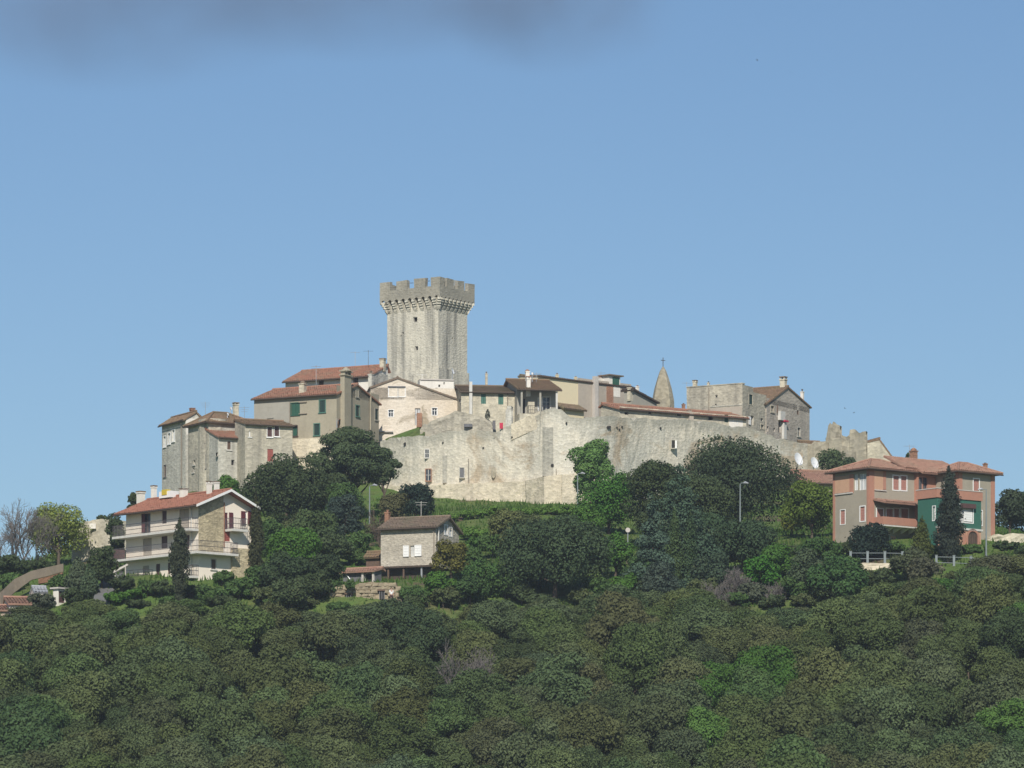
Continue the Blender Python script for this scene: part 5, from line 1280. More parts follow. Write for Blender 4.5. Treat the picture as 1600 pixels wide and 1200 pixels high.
# street furniture
def lamp(px, ytop, ybot, Y, label, arm=.55, head=True):
    b = PX(px, ybot, Y); h_ = (ybot - ytop) * Y / FPX
    e = empty('street_lamp', b); tag(e, label, 'street lamp', 'street lamps on the slope')
    mb = MB(); mb.tube([(0, 0, -1.5), (0, 0, h_ * .5), (0, 0, h_ - .1)], [.085, .07, .05], 8); mb.tube([(0, 0, -1.5), (0, 0, .3)], .11, 8); mb.build('pole', M['fence'], e)
    mb = MB(); mb.tube([(0, 0, h_ - .12), (.06, -.05, h_), (arm, -.1, h_ + .03)], .035, 6); mb.build('arm', M['fence'], e)
    mb = MB(); mb.tube([(arm * .55, -.1, h_ + .0), (arm * .8, -.1, h_ + .05), (arm * 1.35, -.1, h_ - .02)], [.07, .13, .06], 8); mb.build('lamp_head', M['metal'], e)
lamp(577.5, 758.5, 832, 430, 'tall grey street lamp among trees above the stone cottage'); lamp(902.5, 740, 806, 448, 'slim grey street lamp at the foot of the town wall'); lamp(1156.5, 755, 838, 409, 'grey street lamp standing against the big dark oak'); lamp(1541, 765, 873, 392.5, 'white street lamp in front of the villa', -.55)
b = PX(981, 856, 405); e = empty('road_mirror', b); tag(e, 'round grey road mirror on a post in front of the cedar', 'road mirror')
mb = MB(); mb.tube([(0, 0, -1), (0, 0, 1.6)], .045, 6); mb.build('post', M['metal'], e)
mb = MB(); c = Vector((0, -.1, 1.6)); mb.tube([c + Vector((0, .05, 0)), c + Vector((0, -.03, 0))], [.22, .22], 14); mb.build('mirror', M['concrete'], e)
# ================================================================ foliage
def leaves_mesh(name, clumps, n, size, mat, seed, up=.2, jitter=.5, aspect=.6, shell=(.72, 1.06), stray=.06, elong=None):
    """many small pointed leaf sprays spread through clumps: clumps = [(centre, (rx, ry, rz))]"""
    g = np.random.default_rng(seed)
    C = np.array([c for c, r in clumps], float); R = np.array([r for c, r in clumps], float)
    wgt = (R[:, 0] * R[:, 1] + R[:, 0] * R[:, 2] + R[:, 1] * R[:, 2]); wgt /= wgt.sum()
    k = g.choice(len(C), n, p=wgt)
    d = g.normal(size=(n, 3)); d[:, 2] += .25; d /= np.linalg.norm(d, axis=1, keepdims=True)
    rr = g.uniform(shell[0], shell[1], n); st = g.random(n) < stray; rr[st] *= g.uniform(1.05, 1.3, st.sum())
    rr *= 1 + .16 * np.sin(d[:, 0] * 5 + k) * np.sin(d[:, 1] * 5 + 2 * k) * np.sin(d[:, 2] * 4 + k)
    p = C[k] + d * R[k] * rr[:, None]
    nr = d * .9 + g.normal(size=(n, 3)) * jitter; nr[:, 2] += up; nr /= np.linalg.norm(nr, axis=1, keepdims=True)
    ref = g.normal(size=(n, 3))
    if elong is not None: ref = ref * .35 + np.array(elong)
    a = np.cross(nr, ref); a /= np.linalg.norm(a, axis=1, keepdims=True) + 1e-9
    b = np.cross(a, nr)
    s = size * g.uniform(.6, 1.35, n)[:, None]
    v = np.stack([p - b * s * .9, p + a * s * aspect, p + b * s, p - a * s * aspect], 1).reshape(-1, 3)
    # a slight fold along the midrib
    v[1::4] += nr * s * .18; v[3::4] += nr * s * .18
    me = bpy.data.meshes.new(name)
    me.vertices.add(4 * n); me.vertices.foreach_set('co', v.ravel())
    me.loops.add(4 * n); me.loops.foreach_set('vertex_index', np.arange(4 * n, dtype=np.int32))
    me.polygons.add(n); me.polygons.foreach_set('loop_start', np.arange(0, 4 * n, 4, dtype=np.int32)); me.polygons.foreach_set('loop_total', np.full(n, 4, dtype=np.int32))
    me.materials.append(mat)
    ct = g.random(len(C))[k] * .6 + g.random(n) * .4          # leaf and spray colours differ a little by nature
    dry = g.random(len(C))[k] * .55 + g.random(n) * .5
    colr = np.stack([ct, np.clip(dry, 0, 1), np.zeros(n), np.ones(n)], 1)
    at = me.color_attributes.new('tint', 'FLOAT_COLOR', 'POINT')
    at.data.foreach_set('color', np.repeat(colr, 4, 0).ravel().astype(np.float32))
    me.update(); me.validate()
    return me

def clumps_round(seed, rx, ry, rz, zc, n=22, cr=(.30, .46), low=-.75, lean=0):
    g = np.random.default_rng(seed); out = []
    for i in range(n):
        d = g.normal(size=3); d /= np.linalg.norm(d)
        if d[2] < low: d[2] *= -.5
        q = g.uniform(.55, .78)
        r = g.uniform(*cr) * min(rx, rz) * g.uniform(.85, 1.15)
        out.append(((d[0] * rx * q, d[1] * ry * q, zc + d[2] * rz * q), (r * 1.1, r * 1.1, r * .85)))
    out.append(((0, 0, zc), (rx * .5, ry * .5, rz * .5)))
    return out
def clumps_column(seed, r, z0, z1, n=60, tip=.25, belly=.35):
    g = np.random.default_rng(seed); out = []
    for i in range(n):
        s = (i + g.random()) / n; z = z0 + (z1 - z0) * s
        prof = min(1, (s + .12) / belly) if s < belly else 1 - (1 - tip) * ((s - belly) / (1 - belly)) ** 1.6
        if s > .93: prof *= .6
        a = g.uniform(0, 6.283); q = g.uniform(.15, .38) * r * prof
        out.append(((math.cos(a) * q, math.sin(a) * q, z), (r * prof * .64, r * prof * .64, (z1 - z0) / n * 2.4 + .25)))
    return out
def clumps_cone(seed, r, z0, z1, tiers=9, per=8, flat=.32):
    g = np.random.default_rng(seed); out = []
    for i in range(tiers):
        s = i / (tiers - 1); z = z0 + (z1 - z0) * s; rad = r * (1 - s * .92) + .15
        m = max(3, int(per * (1 - s * .6)))
        for k in range(m):
            a = 6.283 * (k + g.uniform(-.3, .3)) / m + i * 1.3; q = rad * g.uniform(.5, .85)
            rr = rad * .38 + .15
            out.append(((math.cos(a) * q, math.sin(a) * q, z - q * .16 + g.uniform(-.45, .45)), (rr, rr, rr * flat + .2)))
        out.append(((0, 0, z), (rad * .35, rad * .35, (z1 - z0) / tiers * .6)))
    return out
def clumps_pine(seed, rx, rz, zc, n=30):
    g = np.random.default_rng(seed); out = []
    for i in range(n):
        a = g.uniform(0, 6.283); e = g.uniform(-.35, 1) ; q = math.sqrt(max(0, 1 - max(e, 0) ** 2)) * g.uniform(.5, .9)
        r = rx * g.uniform(.20, .32)
        out.append(((math.cos(a) * q * rx, math.sin(a) * q * rx, zc + e * rz * .8), (r, r, r * .55)))
    out.append(((0, 0, zc + rz * .2), (rx * .55, rx * .55, rz * .5)))
    return out
def trunk_mesh(name, h, r, limbs, mat, seed, stems=1, lean=.06):
    g = np.random.default_rng(seed); mb = MB()
    for s in range(stems):
        ox, oy = (g.uniform(-.3, .3), g.uniform(-.3, .3)) if stems > 1 else (0, 0)
        pts = [Vector((ox, oy, -1.2))]; rad = [r * 1.25]
        for i in range(1, 6):
            t = i / 5; pts.append(Vector((ox * (1 + t) + g.normal(0, lean) * h * .25, oy * (1 + t) + g.normal(0, lean) * h * .25, h * t))); rad.append(r * (1 - .7 * t))
        mb.tube(pts, rad, 7)
        for c in limbs[s::stems]:
            k = pts[g.integers(2, 5)]; c = Vector(c); m = (k + c) / 2 + Vector((0, 0, -.1))
            mb.tube([k, m, c], [r * .45, r * .3, r * .1], 5)
    return mb.mesh(name, mat)
def bare_mesh(name, h, spread, mat, seed, r=.13, depth=5, stems=2):
    g = np.random.default_rng(seed); mb = MB()
    def grow(p, d, l, rr, k):
        q = p + d * l * .5 + Vector(g.normal(0, .05, 3)) * l; e = p + d * l + Vector(g.normal(0, .06, 3)) * l
        mb.tube([p, q, e], [rr, rr * .85, rr * .68], 4 if k > 2 else 3, cap=False)
        if k == 0: return
        for i in range(g.integers(2, 4) + (1 if k <= 2 else 0)):
            nd = (d + Vector(g.normal(0, .42, 3)) * spread + Vector((0, 0, .16))).normalized()
            grow(e if i else q, nd, l * g.uniform(.62, .84), max(rr * .6, .012), k - 1)
    for s in range(stems):
        grow(Vector((g.uniform(-.2, .2), g.uniform(-.2, .2), -.8)), Vector((g.normal(0, .15), g.normal(0, .15), 1)).normalized(), h * .30, r, depth)
    return mb.mesh(name, mat)

DENS = 1.0
YB = {1:888,5:905,6:900,7:888,8:925,11:930,12:936,16:915,17:938,18:935,20:812,21:830,23:822,24:815,25:850,26:835,29:838,30:875,31:898,32:885,33:885,34:874,35:884,36:938,37:915,38:942,39:938,40:955,41:908,42:892,43:872,44:934,45:938,46:946,47:948,147:862,48:940,50:836,51:908,52:848,53:928,54:840,55:866,56:855,57:908,58:932,61:898,62:874,63:842,64:838,65:908,66:922,67:884,68:932,69:945,70:905,71:932,72:946}
def solveY(px, row):
    Ys = np.arange(379, 462, .5); h = terr((px - 800) * Ys / FPX, Ys); r = YH - h * FPX / Ys
    k = np.argmax(r < row); return float(Ys[k])
def tree(name, label, cat, px, Y, ytop, width, kind='round', color=(.05, .075, .03), base=None, low=None, seed=0, n=None, size=.2, group=None, nclump=24, trunk=True, squash=1.0, **kw):
    size = size * .66
    """a tree or bush standing on the slope: its crown spans `width` pixels and tops out at row ytop"""
    if seed in YB: Y = solveY(px, YB[seed])
    X = (px - 800) * Y / FPX
    g0 = float(terr(X, Y)[0]) if base is None else (YH - base) * Y / FPX
    ztop = (YH - ytop) * Y / FPX; h = max(.8, ztop - g0); rx = width * Y / FPX / 2
    lo = h * .12 if low is None else low * h
    e = empty(name, (X, Y, g0)); tag(e, label, cat, group)
    zc, rz = (h + lo) / 2, (h - lo) / 2
    mat = M['leaf']
    if kind == 'round': cl = clumps_round(seed, rx * .98, rx * .98 * squash, rz * .98, zc, nclump)
    elif kind == 'column': cl = clumps_column(seed, rx, lo * .4, h - .15, **kw); 
    elif kind == 'cone': cl = clumps_cone(seed, rx, lo, h - .25, **kw); mat = M['needle']
    elif kind == 'pine': cl = clumps_pine(seed, rx * .95, rz * 1.1, zc, nclump); mat = M['needle']
    area = 4 * (rx * rx + 2 * rx * rz)
    cnt = int(n * 1.7) if n else int(min(36000, max(1400, area * 2.2 / (size * size) * DENS)))
    el = (0, 0, 1) if kind == 'column' else None
    cr = link('crown', leaves_mesh('crown', cl, cnt, size, mat, seed + 100, elong=el, jitter=.42 if kind in ('pine', 'cone') else .5), e)
    cr.color = (*color, 1)
    if trunk:
        limbs = [c for c, r in cl[:10]]
        link('trunk', trunk_mesh('trunk', max(.6, zc), max(.07, h * .028), limbs if kind in ('round', 'pine') else [], M['bark'] if kind != 'column' else M['darkbark'], seed + 50), e)
    return e
def bare(name, label, px, Y, ytop, spread, color='twig', seed=0, r=.12, depth=5, stems=2, cat='bare tree', group=None):
    X = (px - 800) * Y / FPX; g0 = float(terr(X, Y)[0]); h = (YH - ytop) * Y / FPX - g0
    e = empty(name, (X, Y, g0)); tag(e, label, cat, group)
    link('branches', bare_mesh('branches', h, spread, M[color], seed, r, depth, stems), e)
    return e

OAK = (.078, .108, .050); DARK = (.070, .098, .044); PINE = (.070, .100, .047); BRIGHT = (.088, .185, .036); MID = (.086, .148, .048); YEL = (.125, .135, .030); BLUE = (.052, .078, .062); CYP = (.042, .056, .028); OLV = (.105, .13, .055); GREY = (.10, .118, .078)

# trees of the slope, one by one
tree('fresh_tree', 'yellow green tree in fresh leaf behind the ramp at the far left', 'tree', 92, 412, 783, 92, color=(0.239, 0.287, 0.072), seed=1, low=.05, n=6000, nclump=34, size=.2)
bare('bare_tree', 'tall bare grey tree at the left edge, left of the fresh green one', 28, 418, 763, .9, seed=2, r=.16, depth=6, stems=3)
bare('bare_tree', 'bare pale tree just left of the fresh green crown', 62, 420, 785, .8, seed=3, r=.1, depth=6, stems=3)
bare('bare_tree', 'low bare tree cut by the left edge', -8, 415, 800, 1.0, seed=4, r=.12, depth=6, stems=3)
tree('hedge_bush', 'dark bush under the bare trees at the left edge', 'bush', 18, 408, 868, 75, color=DARK, seed=5)
tree('hedge_bush', 'dark green bush above the tan ramp wall', 'bush', 62, 405, 874, 55, color=DARK, seed=6)
tree('evergreen_bush', 'broad dark evergreen left of the apartment house roof', 'bush', 183, 402, 797, 44, color=DARK, seed=7, low=.0, size=.19)
tree('evergreen_bush', 'dark evergreen between ramp and apartment house', 'bush', 160, 398, 848, 50, color=DARK, seed=8, low=.0)
tree('rooftop_cypress', 'dark tree tip showing behind the left end of the apartment roof', 'tree', 209, 440, 760, 22, color=DARK, seed=9, base=870, low=.4)
tree('low_bush', 'small dark bush on top of the old beige wall', 'bush', 160, 443, 804, 26, color=DARK, seed=10, base=830, n=1200)
tree('olive_bush', 'grey green feathery bush right of the white kiosk', 'bush', 122, 391, 872, 44, color=(0.105, 0.136, 0.080), seed=11, low=0, kind='column', n=3800)
tree('olive_bush', 'second grey green feathery bush, nearer the driveway', 'bush', 140, 392, 884, 34, color=(0.084, 0.121, 0.065), seed=12, low=0, kind='column', n=3000)
tree('cypress', 'dark cypress standing in front of the apartment balconies', 'tree', 281, 379, 813, 37, 'column', (0.067, 0.081, 0.050), seed=13, low=0, size=.15, base=955, belly=.6)
tree('cypress', 'tall brown green cypress at the right corner of the apartment house', 'tree', 400, 393.5, 770, 29, 'column', (0.070, 0.077, 0.039), seed=14, low=0, size=.15, base=955, belly=.55)
tree('roof_bush', 'bright green bush between the apartment roof and the town houses', 'bush', 352, 452, 737, 52, color=BRIGHT, seed=15, low=0)
tree('garden_bush', 'small green bush at the foot of the apartment gable', 'bush', 347, 386, 890, 40, color=MID, seed=16, low=0)
tree('garden_bush', 'light green bush below the left balconies of the apartment house', 'bush', 212, 383.5, 918, 44, color=BRIGHT, seed=17, low=0)
tree('garden_bush', 'dark bush under the left corner of the apartment house', 'bush', 252, 383.5, 905, 42, color=DARK, seed=18, low=0)
tree('dark_pine', 'large dark umbrella pine standing above the stone cottage to the left', 'tree', 553, 452, 667, 138, 'pine', PINE, seed=20, low=.08, nclump=64, size=.2)
tree('dark_oak', 'large dark evergreen oak left of the umbrella pine', 'tree', 447, 448, 705, 128, color=DARK, seed=21, low=.05, nclump=34)
tree('pine_bough', 'dark pine leaning out to the right over the town wall footing', 'tree', 600, 458, 706, 58, 'pine', PINE, seed=22, low=.35, nclump=20)
tree('dark_oak', 'dark bushy oak under the umbrella pine', 'tree', 500, 443, 735, 100, color=DARK, seed=23, low=0)
tree('round_holly', 'dark round tree behind the cottage roof', 'tree', 649, 446, 750, 66, color=(0.037, 0.060, 0.043), seed=24, low=.0)
tree('blue_conifer', 'blue green conifer beside the tall lamp above the cottage', 'tree', 537, 436, 765, 60, color=BLUE, seed=25, low=0, size=.2)
tree('maple', 'mid green tree above the blue green conifer', 'tree', 540, 441, 748, 62, color=MID, seed=26, low=.1)
bare('bare_tree', 'bare brown tree with a thick pale trunk above the cottage', 577, 426, 772, .7, 'bark', 27, .2, 5, 1)
bare('bare_shrub', 'bare brown shrub left of the cottage chimney', 598, 420, 790, 1.0, 'bark', 28, .07, 5, 4, 'bare shrub')
tree('scrub_bush', 'brownish scrub between the lamp and the round dark tree', 'bush', 615, 441, 764, 48, color=(0.120, 0.121, 0.058), seed=29, low=0)
tree('broad_tree', 'broad mid green tree below the dark oaks', 'tree', 488, 424, 795, 98, color=(0.087, 0.128, 0.052), seed=30, low=0)
tree('broad_tree', 'bright green tree in the middle of the left slope', 'tree', 462, 412, 820, 92, color=BRIGHT, seed=31, low=0)
tree('broad_tree', 'light green tree right of the tall cypress', 'tree', 427, 420, 808, 52, color=MID, seed=32, low=0)
tree('broad_tree', 'grey green tree sloping down towards the cottage', 'tree', 520, 410, 826, 70, color=(0.084, 0.118, 0.055), seed=33, low=0)
tree('broad_tree', 'green bush between the grey green tree and the cottage', 'bush', 562, 416, 832, 62, color=MID, seed=34, low=0)
tree('broad_tree', 'green bush hanging over the orange shed roof', 'bush', 556, 404, 858, 60, color=(0.084, 0.136, 0.046), seed=35, low=0)
tree('broad_tree', 'dark tree below the bright green one on the left slope', 'tree', 442, 398, 862, 84, color=(0.059, 0.090, 0.043), seed=36, low=0)
tree('broad_tree', 'dark bush left of the orange roofed shed', 'bush', 508, 399, 858, 62, color=(0.059, 0.087, 0.043), seed=37, low=0)
tree('broad_tree', 'shaded dark bush beside the rubble terrace wall', 'bush', 492, 390, 886, 56, color=DARK, seed=38, low=0)
tree('broad_tree', 'dark green bush under the tall corner cypress', 'bush', 405, 391, 880, 54, color=MID, seed=39, low=0)
tree('broad_tree', 'low dark tree above the wood, left of the terrace wall', 'tree', 455, 388, 898, 76, color=OAK, seed=40, low=0)
tree('yellow_bush', 'round yellow green bush at the gable of the cottage', 'bush', 705, 390.5, 837, 54, color=(0.148, 0.143, 0.038), seed=41, low=0)
tree('bank_bush', 'green bush on the bank right of the cottage', 'bush', 735, 400, 853, 44, color=MID, seed=42, low=0)
tree('bank_bush', 'pale olive scrub above the big pine dome', 'bush', 792, 412, 795, 60, color=(0.162, 0.181, 0.072), seed=43, low=0)
tree('bank_bush', 'green bush left of the big pine dome', 'bush', 752, 394, 876, 76, color=(0.073, 0.143, 0.043), seed=44, low=0)
tree('bank_bush', 'bright green bush below the cottage corner', 'bush', 690, 385, 893, 68, color=BRIGHT, seed=45, low=0)
tree('bank_bush', 'dark green bush right of the bright one below the cottage', 'bush', 735, 384, 900, 60, color=(0.068, 0.121, 0.043), seed=46, low=0)
tree('bank_bush', 'mid green bush beside the terrace wall end', 'bush', 648, 383.5, 912, 50, color=MID, seed=47, low=0)
tree('bank_bush', 'low bush hiding the foot of the bank beside the cottage', 'bush', 745, 410, 838, 50, color=(0.077, 0.158, 0.036), seed=147, low=0)
tree('domed_pine', 'huge domed dark pine in the middle of the slope', 'tree', 868, 399, 801, 186, color=(0.074, 0.112, 0.056), seed=48, low=.04, nclump=80, size=.19)
tree('spring_tree', 'tall light green tree against the town wall', 'tree', 925, 450, 676, 68, color=(.14, .25, .075), seed=49, low=.02, n=8000)
tree('spring_tree', 'bright green leafy tree right of the slim lamp', 'tree', 952, 441, 727, 92, color=(0.070, 0.173, 0.032), seed=50, low=0, nclump=32)
tree('spring_tree', 'bright green tree below, right of the domed pine', 'tree', 962, 410, 826, 62, color=(0.084, 0.181, 0.038), seed=51, low=0)
tree('spring_tree', 'light green bush under the slim lamp', 'bush', 918, 436, 786, 52, color=BRIGHT, seed=52, low=0)
tree('spring_tree', 'green bush between the domed pine and the blue cedar', 'bush', 1000, 398, 868, 76, color=(0.070, 0.128, 0.046), seed=53, low=0)
tree('holm_oak', 'biggest dark evergreen oak against the right part of the town wall', 'tree', 1152, 446, 678, 196, color=(.064, .092, .048), seed=54, low=.0, nclump=64, size=.2)
tree('holm_oak', 'dark evergreen oak left of the biggest one', 'tree', 1022, 446, 706, 98, color=DARK, seed=55, low=.0, nclump=34)
tree('holm_oak', 'brownish oak behind the blue cedar tip', 'tree', 1088, 440, 735, 110, color=OAK, seed=56, low=0)
tree('blue_cedar', 'large blue green cedar with layered boughs', 'tree', 1062, 422, 728, 146, 'cone', (.060, .100, .062), seed=57, low=.0, tiers=13, per=11, size=.19)
tree('blue_cedar', 'smaller pale blue cedar beside the road mirror', 'tree', 1020, 408, 778, 88, 'cone', (.068, .108, .075), seed=58, low=.0, tiers=10, per=9, size=.18)
tree('cypress', 'left one of the twin cypresses in front of the cedar', 'tree', 1054, 391, 800, 32, 'column', (.082, .128, .052), seed=59, low=0, size=.15, base=960, belly=.5, tip=.35)
tree('cypress', 'right one of the twin cypresses in front of the cedar', 'tree', 1078, 391.5, 801, 31, 'column', (.072, .118, .055), seed=60, low=0, size=.15, base=960, belly=.5, tip=.35)
tree('round_tree', 'round dark green tree below the lamp at the big oak', 'tree', 1160, 412, 812, 122, color=(0.063, 0.103, 0.052), seed=61, low=0, nclump=34)
tree('round_tree', 'green tree right of the twin cypresses', 'tree', 1110, 416, 795, 62, color=(0.063, 0.106, 0.052), seed=62, low=0)
tree('lemon_tree', 'yellow flecked green tree under the red roof with the dishes', 'tree', 1268, 426, 752, 92, color=(0.120, 0.173, 0.035), seed=63, low=0)
tree('lemon_tree', 'small yellow green bush left of the red roofed house', 'bush', 1238, 428, 788, 40, color=(0.155, 0.181, 0.038), seed=64, low=0)
tree('slope_bush', 'bright green bush below the yellow flecked tree', 'bush', 1215, 404, 848, 72, color=(0.077, 0.166, 0.035), seed=65, low=0)
tree('slope_bush', 'bright green round bush beside the bare lilac shrubs', 'bush', 1190, 393, 866, 54, color=(0.063, 0.173, 0.029), seed=66, low=0)
tree('slope_bush', 'green bush below the left corner of the villa', 'bush', 1278, 402, 832, 76, color=(0.073, 0.136, 0.043), seed=67, low=0)
tree('slope_bush', 'grey green bush in the hollow below the villa', 'bush', 1265, 394, 858, 80, color=(0.087, 0.121, 0.065), seed=68, low=0)
tree('slope_bush', 'large bright green bush left of the rail fence', 'bush', 1308, 389, 868, 92, color=(0.073, 0.143, 0.049), seed=69, low=0)
tree('slope_bush', 'green bush under the left end of the rail fence', 'bush', 1325, 391.5, 868, 46, color=MID, seed=70, low=0)
tree('slope_bush', 'dark bush right of the twin cypresses, low down', 'bush', 1112, 396, 862, 64, color=(0.070, 0.106, 0.065), seed=71, low=0)
tree('slope_bush', 'low grey green bush beneath the cedars', 'bush', 1030, 392, 880, 62, color=(0.077, 0.106, 0.080), seed=72, low=0)
bare('lilac_shrub', 'bare lilac grey shrub below the round dark green tree', 1148, 388, 868, 1.1, 'twig', 73, .05, 6, 6, 'bare shrub', )
bare('lilac_shrub', 'second bare lilac grey shrub, right of the first', 1212, 386, 893, 1.2, 'twig', 74, .05, 5, 6, 'bare shrub')
bare('lilac_shrub', 'bare grey shrub at the upper edge of the wood below the twin cypresses', 1118, 384, 893, 1.2, 'twig', 75, .05, 5, 6, 'bare shrub')
tree('palm_bush', 'dark spreading bush in front of the villa balcony', 'bush', 1356, 393.5, 814, 76, color=(0.031, 0.051, 0.038), seed=76, low=.0, squash=.7)
tree('thuja', 'dense dark conical thuja in front of the villa', 'tree', 1483, 392.5, 733, 54, 'column', (0.050, 0.064, 0.048), seed=77, low=0, size=.15, belly=.35, tip=.3)
tree('thuja', 'small yellow green conical thuja left of the dark one', 'tree', 1440, 393, 809, 40, 'column', (0.098, 0.119, 0.034), seed=78, low=0, size=.15, belly=.3, tip=.15)
tree('ivy_bush', 'green bush growing against the ruined wall behind the villa', 'bush', 1301, 482, 702, 50, color=(0.098, 0.136, 0.065), seed=79, base=745, low=0, n=1500)
tree('ivy_bush', 'small dark bush on the ledge under the wall stumps', 'bush', 1326, 482, 712, 30, color=(0.084, 0.121, 0.065), seed=80, base=745, low=0, n=1200)
tree('dark_oak', 'dark oak right of the villa', 'tree', 1578, 420, 757, 60, color=(0.063, 0.087, 0.051), seed=81, low=0)
tree('dark_oak', 'dark oak cut off by the right edge', 'tree', 1612, 424, 765, 66, color=(0.059, 0.100, 0.043), seed=82, low=0)
tree('verge_bush', 'grey olive bush before the fence, below the small thuja', 'bush', 1420, 387, 852, 66, color=(0.101, 0.121, 0.065), seed=83, low=0)
tree('verge_bush', 'grey brown bush between the two rail fences', 'bush', 1447, 385, 868, 58, color=(0.113, 0.118, 0.072), seed=84, low=0)
tree('verge_bush', 'low green hedge before the arched door', 'bush', 1520, 395, 860, 46, color=MID, seed=85, low=0, squash=.5)
tree('verge_bush', 'green bush at the foot of the white villa lamp', 'bush', 1572, 396, 846, 62, color=(0.077, 0.113, 0.051), seed=86, low=0)
tree('verge_bush', 'green bush at the right edge, above the wood', 'bush', 1606, 389, 850, 58, color=(0.070, 0.106, 0.049), seed=87, low=0)
tree('chimney_bush', 'dark tree tip left of the villa chimney', 'tree', 1420, 425, 702, 12, color=DARK, seed=88, base=760, low=.3, n=800, trunk=False)
tree('terrace_bush', 'small green bush spilling over the rubble terrace wall', 'bush', 547, 384.0, 908, 13, color=MID, seed=89, base=921, low=0, n=900, trunk=False)
tree('wall_weed', 'small spiky plant on the peaked garden wall', 'plant', 762, 473.8, 640.5, 8, 'column', (0.280, 0.280, 0.224), seed=90, base=653, low=0, n=260, trunk=False)
YB.update({300: 816, 301: 812, 302: 810, 303: 808, 304: 810, 305: 808, 306: 806, 307: 806, 308: 845, 309: 868})
tree('wall_shrub', 'low green shrub at the wall foot nearest the cottage roof', 'bush', 700, 400, 800, 40, color=(.13, .23, .05), seed=300, low=0, group='low shrubs along the foot of the town wall')
tree('wall_shrub', 'low green shrub at the wall foot below the grey shuttered window', 'bush', 728, 400, 797, 38, color=(.13, .23, .05), seed=301, low=0, group='low shrubs along the foot of the town wall')
tree('wall_shrub', 'low green shrub at the wall foot below the drain pipe', 'bush', 752, 400, 795, 34, color=(.13, .23, .05), seed=302, low=0, group='low shrubs along the foot of the town wall')
tree('wall_shrub', 'taller weed clump at the wall foot under the blocked oval window', 'bush', 775, 400, 789, 26, color=(.13, .23, .05), seed=303, low=0, group='low shrubs along the foot of the town wall')
tree('wall_shrub', 'low green shrub at the wall foot right of the blocked window', 'bush', 800, 400, 793, 40, color=(.13, .23, .05), seed=304, low=0, group='low shrubs along the foot of the town wall')
tree('wall_shrub', 'low green shrub at the wall foot near the joint in the footing', 'bush', 828, 400, 792, 36, color=(.13, .23, .05), seed=305, low=0, group='low shrubs along the foot of the town wall')
tree('wall_shrub', 'low green shrub at the wall foot below the wall corner', 'bush', 856, 400, 790, 40, color=(.13, .23, .05), seed=306, low=0, group='low shrubs along the foot of the town wall')
tree('wall_shrub', 'low green shrub at the wall foot nearest the slim lamp', 'bush', 884, 400, 788, 36, color=(.13, .23, .05), seed=307, low=0, group='low shrubs along the foot of the town wall')
tree('wall_shrub', 'loose green shrub halfway down the bank', 'bush', 742, 400, 822, 60, color=(.13, .23, .05), seed=308, low=0, group='low shrubs along the foot of the town wall')
tree('wall_shrub', 'green shrub on the bank just right of the cottage roof', 'bush', 715, 400, 846, 50, color=(.13, .23, .05), seed=309, low=0, group='low shrubs along the foot of the town wall')
